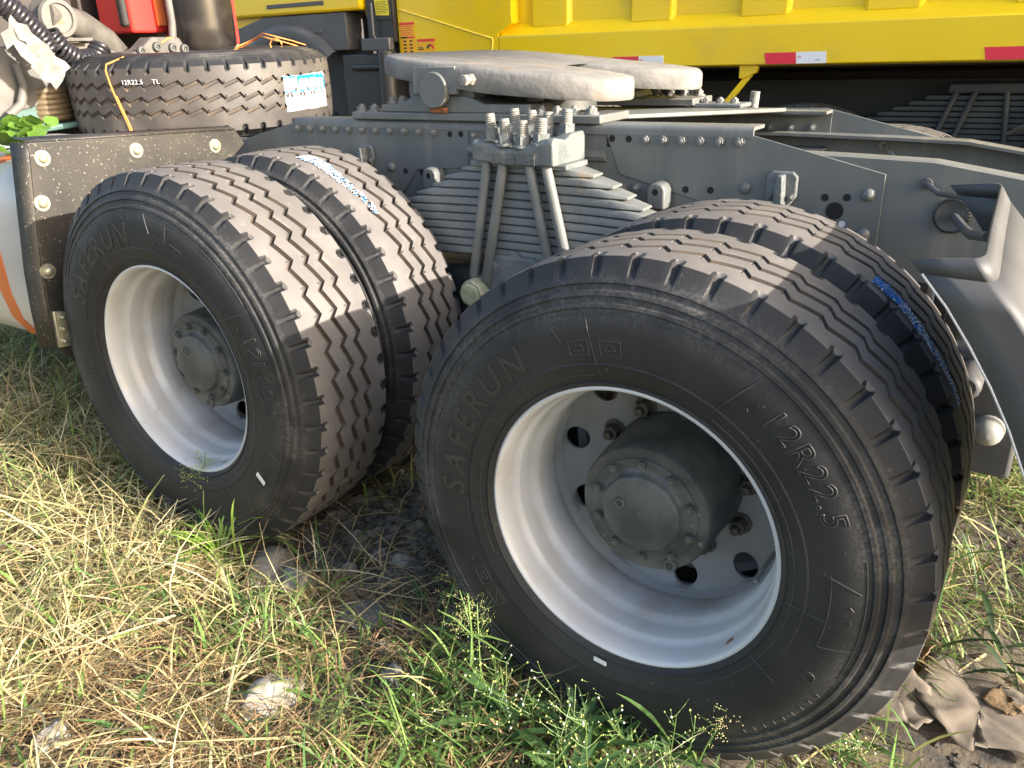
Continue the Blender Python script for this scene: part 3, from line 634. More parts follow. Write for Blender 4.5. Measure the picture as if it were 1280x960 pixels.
# mudguard behind the rear wheel ----------------------------------
def mudguard():
    inner = [(.428, 1.124), (.446, 1.105), (.483, 1.062), (.52, 1.01), (.555, .955), (.588, .895), (.618, .83), (.645, .76), (.67, .665), (.685, .56)]
    outer = [(.517, 1.134), (.537, 1.102), (.572, 1.062), (.605, 1.02), (.637, .968), (.667, .91), (.696, .842), (.724, .765), (.75, .668), (.768, .56)]
    rows = [[(x, -.008, z) for x, z in inner]]
    for k, y in ((.55, -.008), (.14, -.008), (.11, -.008), (.035, -.002), (.0, .012), (0, .03), (0, .04)): rows.append([(o[0] + (i_[0] - o[0]) * k, y, o[1] + (i_[1] - o[1]) * k) for i_, o in zip(inner, outer)])
    sh = lambda x, z, y: (x - .035 * y, y, z + .012 * y)
    rows += [[sh(x, z, y) for x, z in outer] for y in (.2, .40, .585)]
    rows += [[sh(o[0] + (i_[0] - o[0]) * k, o[1] + (i_[1] - o[1]) * k, y) for i_, o in zip(inner, outer)] for k, y in ((.06, .61), (.2, .62), (1, .622))]
    n = len(inner); g = G(); g.add([v for r in rows for v in r], [(i * n + j, i * n + j + 1, (i + 1) * n + j + 1, (i + 1) * n + j) for i in range(len(rows) - 1) for j in range(1, n - 1)])
    o = part('mudguard', g, M['guard'], T, smooth=60); s = o.modifiers.new('solid', 'SOLIDIFY'); s.thickness = .005; s.offset = 0
    g = G(); g.add([v for r in rows for v in r[:2]], [(i * 2, i * 2 + 1, i * 2 + 3, i * 2 + 2) for i in range(len(rows) - 1)])
    l = part('front_lip', g, M['guard'], o, loc=(0, 0, 0), smooth=60); s = l.modifiers.new('solid', 'SOLIDIFY'); s.thickness = .004; s.offset = 0
    g = G(); g.tube([(x + .001, -.0095, z) for x, z in inner[1:]], .002, 8); part('edge_highlight_bead', g, M['rim'], o, loc=(0, 0, 0))  # silver colour paints the sunlit skirt edge as a bright line
mudguard()
g = G(); g.tube([(.40, .87, 1.027), (.43, .78, 1.02), (.46, .6, 1.04), (.50, .4, 1.08)], .0095, 10); part('guard_bracket_tube', g, M['guard'], T)
g = G(); g.lathe([(.040, .0), (.040, -.006), (.034, -.009), (.028, -.006), (.0005, -.006)], 30, mi=[0, 0, 1, 1], c=(.40, .8625, 1.027))
for i in range(28): a = 2 * PI * i / 28; g.box((.40 + .036 * math.cos(a) - .0022, .8525, 1.027 + .036 * math.sin(a) - .0022), (.40 + .036 * math.cos(a) + .0022, .8565, 1.027 + .036 * math.sin(a) + .0022))
part('grommet', g, [M['black'], M['paintdark']], T)
g = G(); g.tube([(.337, .858, 1.095), (.37, .80, 1.085), (.43, .62, 1.11)], .006, 8); g.lathe([(.014, 0), (.013, -.008), (.0005, -.009)], 14, c=(.337, .862, 1.095)); part('guard_stay', g, M['guard'], T)
for y in (1.692,):
    g = G(); g.tube([(.10, 1.688, 1.085), (.16, 1.60, 1.05)], .007, 8); g.lathe([(.016, 0), (.015, -.008), (.0005, -.009)], 14, c=(.10, 1.69, 1.085)); part('guard_stay', g, M['stud'], T)
g = G(); g.box((.44, .86, .40), (.62, .92, .72)); g.tube([(.50, .70, .68), (.50, .95, .66)], .03, 12); part('lamp_bracket', g, M['guard'], T, bevel=.01)
g = G(); g.lathe([(.037, .90), (.037, .86), (.034, .835), (.027, .818), (.015, .81), (.0005, .808)], 24, c=(.556, 0, .525)); part('round_lamp', g, M['lampw'], T, smooth=60)
# far-side mudguard tip above the far tyre
g = G(); g.add([(.42, 2.0, 1.10), (.58, 2.0, 1.20), (.60, 2.5, 1.18), (.5, 2.5, 1.08), (.70, 2.0, .95), (.72, 2.5, .95)], [(0, 1, 2, 3), (1, 4, 5, 2)]); o = part('mudguard', g, M['guard'], T); s = o.modifiers.new('s', 'SOLIDIFY'); s.thickness = .01

# splash panel in front of the wheels, and the tank -----------------
PX = -1.95
def tank():
    yz = [(.30, .50), (.16, .52), (.085, .56), (.045, .63), (.03, .72), (.03, 1.0), (.045, 1.08), (.09, 1.125), (.18, 1.145), (.70, 1.145), (.76, 1.11), (.78, 1.05), (.78, .60), (.72, .52)]
    g = G(); n = len(yz); cy, cz = .42, .83
    xs = [(-2.0, .93), (-2.004, .965), (-2.02, .99), (-2.045, 1.0), (-2.065, .998), (-2.075, .985), (-2.09, .985), (-2.10, 1.0), (-3.3, 1.0)]
    vs = [(x, cy + (y - cy) * s_, cz + (z - cz) * s_) for x, s_ in xs for y, z in yz]
    k = len(xs); g.add(vs, [(i * n + j, i * n + (j + 1) % n, (i + 1) * n + (j + 1) % n, (i + 1) * n + j) for i in range(k - 1) for j in range(n)] + [tuple(range(n)), tuple(range(k * n - 1, (k - 1) * n - 1, -1))])
    o = part('fuel_tank', g, M['alu'], T, bevel=0, smooth=40)
    for x0 in (-2.24,):
        g = G(); vs = [(x, cy + (y - cy) * s_, cz + (z - cz) * s_) for x, s_ in ((x0, 1.0), (x0, 1.012), (x0 - .06, 1.012), (x0 - .06, 1.0)) for y, z in yz]
        g.add(vs, [(i * n + j, i * n + (j + 1) % n, (i + 1) * n + (j + 1) % n, (i + 1) * n + j) for i in range(3) for j in range(n)]); part('tank_strap', g, M['orange'], o, loc=(0, 0, 0))
tank()
g = G(); out = [(.055, 1.205), (.80, 1.172), (.835, 1.12), (.735, 1.055), (.735, .50), (.03, .53), (-.015, .59), (-.01, .71), (0, .83), (.03, 1.03), (.05, 1.16)]
g.prism(out, PX, PX - .006, axis='x'); pn = part('splash_panel', g, M['panel'], T, bevel=.003)
g = G(); g.add([(PX, .055, 1.205), (PX, .80, 1.172), (PX - .05, .80, 1.181), (PX - .05, .035, 1.216)], [(0, 1, 2, 3)]); pl = part('top_lip', g, M['panel'], pn, loc=(0, 0, 0)); s = pl.modifiers.new('s', 'SOLIDIFY'); s.thickness = .004
e = [(.055, 1.205), (.05, 1.16), (.03, 1.03), (0, .83), (-.01, .71), (-.015, .59)]
g = G(); g.add([(PX, y, z) for y, z in e] + [(PX - .055, y - .022, z) for y, z in e], [(i, i + 1, i + 7, i + 6) for i in range(5)]); pl = part('side_lip', g, M['panel'], pn, loc=(0, 0, 0)); s = pl.modifiers.new('s', 'SOLIDIFY'); s.thickness = .004
def dome_bolt():
    g = G(); g.lathe([(.024, 0), (.0235, .004), (.015, .0045)], 20, axis='x'); g.lathe([(.0145, .004), (.0135, .010), (.009, .015), (.0005, .0165)], 16, axis='x'); return g.mesh('panel_bolt', M['zinc'], 50)
DB = dome_bolt()
for y, z in ((.085, 1.157), (.392, 1.145), (.70, 1.126), (.052, 1.03), (.018, .83)): at(place('panel_bolt', DB), (PX, y, z), pn)
g = G(); g.prism([(-.002, .708), (.040, .695), (.026, .588), (-.010, .592)], PX, PX + .012, axis='x'); hb = part('hinge_plate', g, M['zinc'], pn, loc=(0, 0, 0), bevel=.002)
for z in (.685, .648, .61): at(place('panel_bolt', DB, scale=(.8, .42, .42)), (PX + .012, .013 + (z - .65) * .14, z), pn)

# hoses, pipes and boxes behind the cab (far left) -----------------
XB = -2.95
g = G(); g.tube([(XB, .745, 1.60), (XB - .02, .80, 1.595), (XB - .05, .93, 1.565), (XB - .1, 1.06, 1.50), (XB - .15, 1.16, 1.42), (XB - .2, 1.22, 1.30)], [.062, .060, .058, .058, .056, .055], 18); ip = part('intake_pipe', g, M['pipe'], T, smooth=60)
g = G(); g.lathe([(.075, -.012), (.078, 0.0), (.072, .014), (.056, .016), (.054, .006), (.0005, .006)], 28, axis='x', c=(XB + .035, .79, 1.585)); pc = part('pipe_cap', g, M['gpanel'], ip, loc=(0, 0, 0))
g = G(); g.add([(XB + .0425, .775, 1.61), (XB + .0425, .775, 1.565), (XB + .0425, .815, 1.565)], [(0, 1, 2)]); part('cap_triangle', g, M['brass'], ip, loc=(0, 0, 0))
def coil(path, R, turns, r=.009):
    P = [Vector(p) for p in path]; g = G(); pts = []
    seg = [(b - a).length for a, b in zip(P[:-1], P[1:])]; tot = sum(seg); n = turns * 12
    for i in range(n + 1):
        d = tot * i / n; k = 0
        while k < len(seg) - 1 and d > seg[k]: d -= seg[k]; k += 1
        c = P[k].lerp(P[k + 1], min(1, d / seg[k])); t = (P[k + 1] - P[k]).normalized(); u = t.cross(Vector((1, 0, .3))).normalized(); w = t.cross(u)
        a = 2 * PI * i / 12; pts.append(c + (u * math.cos(a) + w * math.sin(a)) * R)
    g.tube(pts, r, 6); return g
part('coiled_air_hose', coil([(XB + .1, .52, 1.66), (XB + .1, .59, 1.60), (XB + .1, .66, 1.52), (XB + .1, .685, 1.47)], .038, 14), M['hose'], T, smooth=60)
part('coiled_air_hose', coil([(XB + .1, .70, 1.53), (XB + .1, .74, 1.47), (XB + .1, .80, 1.425), (XB + .1, .87, 1.43), (XB + .1, .91, 1.475)], .034, 15), M['hose'], T, smooth=60)
g = G(); g.prism([(.30, 1.46), (.75, 1.50), (.98, 1.49), (1.13, 1.43), (1.13, 1.36), (.30, 1.18)], XB - .06, XB - .04, axis='x'); part('gusset_plate', g, M['gpanel'], T, bevel=.004)
g = G(); g.box((XB - .1, .72, 1.50), (XB + .02, .93, 1.512)); part('shelf_bracket', g, M['pipe'], T)
g = G(); g.box((-3.35, 1.24, 1.535), (-3.1, 1.53, 2.2)); rb = part('red_box', g, M['red'], T, bevel=.012)
g = G(); g.box((-3.099, 1.37, 1.565), (-3.085, 1.47, 2.2)); part('orange_panel', g, M['orp'], rb, bevel=.004, loc=(0, 0, 0))
g = G(); g.box((-3.14, 1.435, 1.49), (-3.08, 1.52, 1.534)); part('box_bracket', g, M['red'], rb, bevel=.004, loc=(0, 0, 0))
g = G(); g.box((-3.12, 1.19, 1.56), (-3.08, 1.225, 2.2)); part('hose_bundle', g, M['black'], T, bevel=.012)
g = G(); g.tube([(-3.0, 1.385, 2.0), (-3.0, 1.385, 1.58), (-3.0, 1.37, 1.49), (-3.0, 1.33, 1.462), (-3.0, 1.2, 1.455)], .018, 12); part('grey_pipe', g, M['gpanel'], T, smooth=60)
g = G(); g.lathe([(.0005, 1.41), (.07, 1.415), (.13, 1.435), (.152, 1.48), (.155, 1.55), (.155, 2.2)], 32, axis='z', c=(-3.0, 1.545, 0)); part('air_cylinder', g, mat('gloss_black', (.014, .012, .012), .22, col2=(.035, .03, .026), scale=6), T, smooth=60)
g = G(); g.box((-3.02, 1.715, 1.48), (-2.99, 1.755, 2.2)); part('red_strip', g, M['red'], T, bevel=.004)
g = G(); g.box((-3.012, 1.735, 1.36), (-2.998, 1.752, 1.48)); part('strip_post', g, M['gpanel'], T)
g = G(); g.prism([(1.03, 1.44), (1.10, 1.465), (1.16, 1.51), (1.30, 1.51), (1.33, 1.45), (1.33, 1.40), (1.03, 1.40)], XB + .0, XB + .1, axis='x'); vb = part('valve_block', g, M['pipe'], T, bevel=.01)
for y, z in ((1.09, 1.455), (1.17, 1.47), (1.25, 1.465), (1.31, 1.46)): at(place('valve_port', PLUG, rot=(0, 0, PI / 2), scale=(1.6, 1.6, 1.6)), (XB + .105, y, z), vb)
g = G(); g.tube([(XB, .60, 1.42), (XB, .61, 1.34), (XB, .58, 1.27), (XB, .52, 1.23)], .018, 10); part('pale_hose', g, M['gpanel'], T, smooth=60)
g = G(); g.box((XB - .25, .56, 1.12), (XB - .05, .69, 1.30)); g.box((XB - .22, .60, 1.30), (XB - .1, .66, 1.33)); part('gearbox_cover', g, M['green'], T, bevel=.015)
part('return_coil', coil([(XB - .1, .74, 1.19), (XB - .1, .74, 1.32)], .085, 6, .013), M['brass'], T, smooth=60)
g = G(); g.tube([(XB + .05, .45, 1.165), (XB + .05, .8, 1.18), (XB + .05, .93, 1.20)], .012, 8); g.tube([(XB + .02, .84, 1.19), (XB + .02, .92, 1.24)], .03, 10); part('brake_line', g, M['green'], T)
g = G(); g.prism([(.28, 1.13), (.95, 1.15), (.95, 1.10), (.28, 1.08)], -2.35, -2.42, axis='x'); part('tank_bracket', g, M['gpanel'], T, bevel=.004)
g = G(); g.box((-3.6, .3, .75), (-3.45, 1.78, 2.5)); part('cab_rear_wall', g, mat('cab_rear_dark', (.05, .035, .03), .6, col2=(.02, .016, .014), scale=3), T)
g = G(); g.tube([(XB + .08, 1.27, 1.47), (XB + .09, 1.30, 1.50), (XB + .1, 1.24, 1.505), (XB + .1, 1.20, 1.485)], .004, 6); part('tie_wire', g, M['twine'], T)

# plastic wrap hanging on the hose
g = G(); nn = 10
for i in range(nn):
    for j in range(6):
        u, v = i / (nn - 1), j / 5; g.v.append((XB + .16 + .03 * mnoise.noise((u * 4, v * 4, 2)), 0.515 + .17 * u + (v - .5) * (.05 + .03 * u) + .035 * mnoise.noise((u * 6, v * 6, 7)), 1.55 - .19 * u + (v - .5) * .08 + .035 * mnoise.noise((u * 6, v * 5, 9))))
g.f = [(i * 6 + j, i * 6 + j + 1, i * 6 + j + 7, i * 6 + j + 6) for i in range(nn - 1) for j in range(5)]; g.m = [0] * len(g.f)
g.add([(XB + .16, .72, 1.36), (XB + .19, .86, 1.33), (XB + .16, .83, 1.30), (XB + .18, .725, 1.285)], [(0, 1, 2, 3)])
o = part('plastic_wrap', g, M['wrap'], smooth=70); tag(o, 'torn clear plastic wrap hanging from the coiled black air hose', 'plastic wrap')

# ---------------------------------------------------------------- spare tyre with its sticker, twine
SPR = root('spare_tyre', (-2.66, 1.25, 1.135), 'spare truck tyre lying flat on the frame with a blue and white sticker', 'tyre')
SPR.rotation_euler = (R_(1.5), R_(.5), R_(15))
TS = TYRE.copy(); TS.materials[1] = mat('rubber_tread_dimmed', (.048, .042, .038), .55, col2=(.085, .074, .064), scale=6, bump=.1, bscale=150)  # tread copy darkened, weaker sunlight on the spare put into its colour
w = place('tyre_body', TS, SPR, loc=(0, 0, .293), rot=(-PI / 2, 0, 0))      # axle upright
def wrap_patch(a0, a1, z0, z1, r=.5455, na=12, nz_=6, edge=0.0, seed=1):
    g = G()
    for i in range(na + 1):
        for j in range(nz_ + 1):
            a = a0 + (a1 - a0) * i / na; z = z0 + (z1 - z0) * j / nz_
            if edge and (i in (0, na) or j in (0, nz_)): a += edge * mnoise.noise((i * 3.1, j * 2.7, seed)); z += .5 * edge * mnoise.noise((i * 2.3, j * 3.9, seed + 9))
            g.v.append((r * math.cos(a), r * math.sin(a), z))
    g.f = [(i * (nz_ + 1) + j, (i + 1) * (nz_ + 1) + j, (i + 1) * (nz_ + 1) + j + 1, i * (nz_ + 1) + j + 1) for i in range(na) for j in range(nz_)]; g.m = [0] * len(g.f)
    return g
A0, A1 = R_(-19), R_(12)
st = part('tyre_sticker', wrap_patch(A0, A1, .075, .213, edge=.012), M['stw'], SPR, loc=(0, 0, 0))
def sub(a, b, z0, z1, m): part('sticker_print', wrap_patch(A0 + (A1 - A0) * a, A0 + (A1 - A0) * b, z0, z1, r=.5459, na=6, nz_=1), M[m], st, loc=(0, 0, 0))
for q in ((.0, .92, .203, .211), (.25, .95, .191, .204), (.93, .99, .155, .2), (.25, .7, .178, .182), (.0, .99, .147, .154), (.25, .29, .18, .2), (.50, .53, .18, .2), (.7, .73, .155, .2)): sub(*q, 'stb')
for q in ((.30, .49, .184, .196), (.54, .69, .184, .196)): sub(*q, 'stw')
for q in ((.75, .9, .192, .194), (.75, .9, .183, .186), (.75, .92, .172, .175), (.75, .9, .163, .166)): sub(*q, 'stb')
def stencil(s, size, a0, z0, sp):
    c = bpy.data.curves.new('stencil', 'FONT'); c.body = s; c.size = size; c.space_character = sp; c.extrude = .0003
    o = bpy.data.objects.new('t', c); COL.objects.link(o); me = bpy.data.meshes.new_from_object(o.evaluated_get(bpy.context.evaluated_depsgraph_get())); bpy.data.objects.remove(o)
    for v in me.vertices:
        x, y, z = v.co; a = a0 + x / .545; r = .5452 + z; v.co = (r * math.cos(a), r * math.sin(a), z0 + y)
    me.materials.clear(); me.materials.append(M['stw']); return me
place('tread_stencil', stencil('12R22.5    TL', .024, R_(-86), .212, 1.15), SPR, loc=(0, 0, 0))
g = G(); q = R_(-92); r = .549
pts = [((.30) * math.cos(q + .12), .30 * math.sin(q + .12), .305), (.46 * math.cos(q + .04), .46 * math.sin(q + .04), .308), (.54 * math.cos(q), .54 * math.sin(q), .285), (r * math.cos(q), r * math.sin(q), .262)] + [((r + .004 * math.sin(i)) * math.cos(q + .02 * i), (r + .004 * math.sin(i)) * math.sin(q + .02 * i), .262 - .045 * i) for i in range(1, 6)] + [(.535 * math.cos(q + .13), .535 * math.sin(q + .13), -.01)]
sw = Matrix.Translation(SPR.location) @ SPR.rotation_euler.to_matrix().to_4x4()
g.tube([sw @ Vector(p) for p in pts], .0035, 6); g.tube([sw @ (Vector(p) + Vector((.006, .001, 0))) for p in pts[5:]], .003, 6)
o = part('twine', g, M['twine'], smooth=60); tag(o, 'thin orange twine hanging down over the tread of the spare tyre', 'twine')
g = G()
for dx in (0, .012): g.tube([sw @ Vector((.02 + .34 * i / 8 + dx, .22 + .06 * math.sin(i * .9), .306 + .055 * math.sin(PI * i / 8) ** 1.0 + dx)) for i in range(9)], .003, 6)
g.tube([sw @ Vector((0.30 + .03 * math.cos(a), .14, .325 + .025 * math.sin(a))) for a in [i * .6 for i in range(11)]], .003, 6)
o = part('twine', g, M['twine'], smooth=60); tag(o, 'loose orange twine loop lying on top of the spare tyre', 'twine')

# torn paper stickers left on the two inner tyres
def torn(parent_x, cz, a0, a1, y0, y1, label, seed, blue):
    g = G(); rr = random.Random(seed); n = 120
    r = .5462
    for i in range(n):
        for j in range(8):
            if rr.random() < .25 + .45 * (i / n if not blue else max(-.4, i / n - .35)): continue
            u0, v0 = i / n, j / 8; du, dv = rr.uniform(.5, 1.6) / n, rr.uniform(.05, .17)
            P = []
            for u, v in ((u0, v0), (u0 + du, v0 + rr.uniform(-.05, .05)), (u0 + du * .9, v0 + dv), (u0 + .1 * du, v0 + dv * .9)):
                a = R_(a0 + (a1 - a0) * u); y = y0 + (y1 - y0) * (.5 + (v - .5) * (1.0 - .55 * u) + .10 * math.sin(u * 9) + .05 * math.sin(u * 41 + v * 3)); R2 = r + rr.uniform(0, .003)
                P.append((parent_x + R2 * math.cos(a), y, cz + R2 * math.sin(a)))
            b = (rr.random() < (.95 if u0 < .22 else .5) if blue else rr.random() < .28)
            g.add(P, [(0, 1, 2, 3)], 1 if b else 0)
    o = part('torn_sticker', g, [M['stw'], M['stb']], smooth=0); s = o.modifiers.new('s', 'SOLIDIFY'); s.thickness = .0008; tag(o, label, 'sticker')
torn(0, .535, 54, 23, .398, .446, 'torn blue paper sticker on the inner tyre beside the mudguard', 4, True)
torn(LX, LZ, 77, 45, .435, .487, 'shredded white and pale blue sticker on the inner tyre beside the splash panel', 9, False)
g = G(); a = R_(-36)
for (du, dv) in ((0, 0),): g.add([(LX + (.39 + q[0]) * math.cos(a) - q[1] * math.sin(a), side_y(.40) - .0015, LZ + (.39 + q[0]) * math.sin(a) + q[1] * math.cos(a)) for q in ((0, .005), (.0, .02), (.036, .013), (.036, -.002))], [(0, 1, 2, 3)])
o = part('paper_tag', g, M['stw'], smooth=0); s = o.modifiers.new('s', 'SOLIDIFY'); s.thickness = .0006; tag(o, 'small white paper tag stuck on the lower sidewall beside a silver rim', 'paper tag')
g = G(); a = R_(-97)
g.add([(.318 * math.cos(a + q), side_y(.318) - .006, .535 + (.318 + d) * math.sin(a + q)) for q, d in ((-.045, 0), (.045, 0), (.045, .009), (-.045, .009))], [(0, 1, 2, 3)])
o = part('balance_weight', g, M['stw'], smooth=0); s = o.modifiers.new('s', 'SOLIDIFY'); s.thickness = .003; tag(o, 'short silver balance weight clipped under the nearest rim edge', 'balance weight')

# ---------------------------------------------------------------- yellow dump truck beyond
D = root('dump_truck', (-1.5, 4.2, .05), 'yellow dump truck with ribbed body parked behind the grey chassis', 'truck')
YD = 3.0
g = G(); g.box((-2.99, YD + .085, 1.30), (3.2, YD + .10, 3.2)); bed = part('dump_bed', g, M['yellow'], D)
prof = [(YD, 1.30), (YD, 1.475), (YD + .015, 1.488), (YD + .084, 1.545), (YD + .084, 1.29), (YD + .03, 1.29)]
g = G(); g.prism(prof, -2.25, 3.2, axis='x'); part('side_rail', g, M['yellow'], bed, loc=(0, 0, 0), bevel=.004)
g = G(); g.prism([(-3.0, 1.30), (-2.255, 1.30), (-2.255, 1.49), (-2.16, 1.545), (-2.16, 3.2), (-3.0, 3.2)], YD + .002, YD + .084); part('front_corner_plate', g, M['yellow'], bed, loc=(0, 0, 0), bevel=.004)
g = G(); g.tube([(-2.978, YD, 1.655), (-2.297, YD, 1.469), (-2.292, YD, 1.455), (-2.30, YD, 1.40)], .0045, 6); part('weld_seam', g, mat('weld_yellow', (.86, .66, .08), .4), bed, loc=(0, 0, 0))
x = -1.98
for x in (-1.94, -1.33, -.74, -.16, .43, 1.05):
    g = G(); g.add([(x - .13, YD + .083, 1.50), (x + .13, YD + .083, 1.50), (x + .11, YD + .05, 1.518), (x - .11, YD + .05, 1.518), (x - .13, YD + .083, 3.2), (x + .13, YD + .083, 3.2), (x + .11, YD + .05, 3.2), (x - .11, YD + .05, 3.2)], [(0, 1, 2, 3), (3, 2, 6, 7), (0, 3, 7, 4), (2, 1, 5, 6)])
    part('rib', g, M['yellow'], bed, loc=(0, 0, 0), bevel=.006)
for xr in (-1.52, -.705, .235):
    g = G(); g.prism([(xr + .012, 1.299 + .002), (xr + .155, 1.301), (xr + .150, 1.352), (xr, 1.352)], YD - .0015, YD - .0002); rt = part('reflective_tape', g, M['tapr'], bed, loc=(0, 0, 0)); rt['label'] = 'red half of a reflective strip'
    g = G(); g.prism([(xr + .157, 1.301), (xr + .295, 1.301), (xr + .290, 1.352), (xr + .152, 1.352)], YD - .0015, YD - .0002); wt = part('reflective_tape', g, M['tapw'], bed, loc=(0, 0, 0)); wt['label'] = 'white half of a reflective strip'
    for tx, tz, sz, ms in ((xr + .158, 1.325, .011, 'tapr'), (xr + .245, 1.312, .007, 'ink')):
        c = bpy.data.curves.new('t', 'FONT'); c.body = '3M' if ms == 'tapr' else 'DOT'; c.size = sz * 1.4; c.extrude = .0002; o = bpy.data.objects.new('t', c); COL.objects.link(o)
        me = bpy.data.meshes.new_from_object(o.evaluated_get(bpy.context.evaluated_depsgraph_get())); bpy.data.objects.remove(o); me.materials.clear(); me.materials.append(M[ms])
        place('tape_print', me, bed, loc=(tx, YD - .0018, tz), rot=(PI / 2, 0, 0))
def warn(x0, x1, z0, z1, kind):
    g = G(); g.prism([(x0, z0), (x1, z0), (x1, z1), (x0, z1)], YD - .0012, YD + .0005); s_ = part('warning_sticker', g, M['sto'], bed, loc=(0, 0, 0))
    def b(a, c, e, f, m):
        g = G(); g.box((x0 + (x1 - x0) * a, YD - .0018, z1 - e), (x0 + (x1 - x0) * c, YD - .0006, z1 - f)); part('sticker_print', g, M[m], bed, loc=(0, 0, 0))
    b(0, 1, .016, .001, 'str')
    if kind:
        for k in range(5): b(.06, .9 - .1 * (k % 2), .026 + k * .012, .022 + k * .012, 'str')
        b(.04, .5, .092, .082, 'ink'); b(.5, 1, .092, .082, 'str')
        for r_ in range(4):
            for c_ in (.2, .62): b(c_, c_ + .2, .112 + r_ * .02, .103 + r_ * .02, 'ink')
    else:
        b(.04, .34, .062, .055, 'ink'); b(.04, .3, .05, .046, 'ink')
        n = 8; g = G(); cx, cz = x0 + (x1 - x0) * .72, z1 - .06
        for k, m in ((0, 'str'), (1, 'ink')):
            g = G(); P = [(cx + q * math.cos(a), cz + q * math.sin(a)) for q, aa in ((.03, range(0, 7)), (.016, range(6, -1, -1))) for a in [PI * (.05 + .45 * k) + PI * .45 * i / 6 for i in aa]]
            g.prism(P, YD - .0018, YD - .0006); part('sticker_print', g, M[m], bed, loc=(0, 0, 0))
warn(-2.985, -2.87, 1.40, 1.582, 1); warn(-2.852, -2.715, 1.40, 1.484, 0)
g = G(); g.prism([(-.83, 1.299), (-.735, 1.299), (-.745, 1.262), (-.81, 1.235), (-.83, 1.235)], YD + .02, YD + .06); part('prop_bracket', g, M['yellow'], D, bevel=.003)
g = G(); g.add([(-.80, YD + .03, 1.25), (-.765, YD + .03, 1.25), (-.955, YD + .03, 1.02), (-.99, YD + .03, 1.02), (-.80, YD + .05, 1.25), (-.765, YD + .05, 1.25), (-.955, YD + .05, 1.02), (-.99, YD + .05, 1.02)], [(0, 1, 2, 3), (7, 6, 5, 4), (0, 4, 5, 1), (1, 5, 6, 2), (2, 6, 7, 3), (3, 7, 4, 0)]); part('prop_bar', g, M['yellow'], D)
g = G(); g.tube([(-1.08, YD + .12, 1.32), (-1.09, YD + .1, 1.22), (-1.12, YD + .1, 1.10), (-1.15, YD + .1, 1.0)], .015, 8); part('hanging_hose', g, M['dgrey'], D)
g = G(); g.box((-3.2, 3.62, .82), (3.2, 3.70, 1.20)); g.box((-3.2, 4.75, .82), (3.2, 4.83, 1.20)); part('frame_rail', g, M['under'], D)
g = G(); g.box((-3.0, YD + .1, 1.28), (3.2, 5.2, 1.33)); g.box((-2.6, YD + .35, .55), (-1.25, 3.6, 1.05)); g.box((-3.2, 4.9, .3), (3.2, 5.1, 1.3)); part('underbody', g, M['under'], D)
for x in (-.55, .93):
    wheel(D, x, YD + .09, .56, 30, detail=1)
wheel(D, -3.95, YD + .02, .60, 12, detail=1)
# its leaf pack, in the shade under the body
ds = bpy.data.objects.new('leaf_spring', None); COL.objects.link(ds); ds.parent = D; ds.location = -D.location
for i in range(9):
    a, b = -.02 - .07 * min(i, 5), .45 + .07 * min(i, 5)
    g = G(); g.prism([(a, 1.125 - i * .026), (a + .02, 1.133 - i * .026), (b - .02, 1.133 - i * .026), (b, 1.125 - i * .026), (b, 1.111 - i * .026), (a, 1.111 - i * .026)], 3.42, 3.52); part('spring_leaf', g, M['paintdark'], ds, loc=(0, 0, 0), bevel=.003)
g = G(); g.box((.08, 3.40, 1.14), (.52, 3.54, 1.19)); part('spring_saddle', g, M['paintdark'], D, bevel=.01)
for a, b in ((.12, .02), (.20, .11), (.33, .36), (.42, .46)):
    g = G(); g.tube([(a, 3.405, 1.15), (b, 3.405, .85)], .014, 8); part('u_bolt', g, M['paintdark'], D)
# cab with its grey fender
g = G(); g.box((-4.9, YD - .06, 1.665), (-3.24, 5.2, 3.4)); part('cab', g, M['yellow'], D, bevel=.02)
g = G(); g.box((-4.08, YD - .066, 1.71), (-3.55, YD - .058, 1.735)); part('door_step_trim', g, M['dgrey'], D, bevel=.003)
AX, AZ = -3.95, 1.0
arch = [(AX + .56 * math.cos(a), AZ + .56 * math.sin(a)) for a in [R_(51) + R_(90) * i / 14 for i in range(15)]]
g = G(); g.prism([(-3.385, 1.435), (-3.385, 1.66), (-4.15, 1.66), (-4.42, 1.60), (-4.7, 1.40)] + arch[::-1], YD - .05, YD + .3); part('cab_lower_panel', G().box((-5.3, YD + .0, 1.2), (-4.15, YD + .05, 1.664)), M['yellow'], D); fe = part('fender_panel', g, M['dgrey'], D, bevel=.008)
P = [(.505, YD - .04), (.51, YD - .075), (.575, YD - .088), (.61, YD - .070), (.622, YD - .04)]
fl = [R_(44) + R_(100) * i / 18 for i in range(19)]
g = G(); g.add([(AX + r * math.cos(a), y, AZ + r * math.sin(a)) for a in fl for r, y in P], [(i * 5 + j, i * 5 + j + 1, i * 5 + j + 6, i * 5 + j + 5) for i in range(18) for j in range(4)]); part('wheel_arch', g, M['dgrey'], D, smooth=60)
g = G(); g.box((-3.70, YD - .056, 1.545), (-3.60, YD - .048, 1.575)); part('fender_clip', g, M['dgrey'], D, bevel=.004)
g = G(); g.box((-4.6, YD + .05, .5), (-3.3, YD + .1, 1.5)); g.box((-3.3, YD + .12, .4), (-2.98, 5.0, 2.4)); part('wheel_well', g, M['under'], D)
g = G(); g.box((-3.24, YD - .02, 1.62), (-3.14, YD + .1, 2.6)); g.box((-3.22, YD + .0, 1.52), (-3.15, YD + .06, 1.60)); part('cab_rear_corner', g, M['yellow'], D, bevel=.01)
g = G(); g.prism([(-3.235, 2.4), (-3.225, 1.47), (-3.005, 1.47), (-3.005, 2.4)], YD - .03, YD + .06); pi = part('intake_stack', g, M['black'], D, bevel=.01)
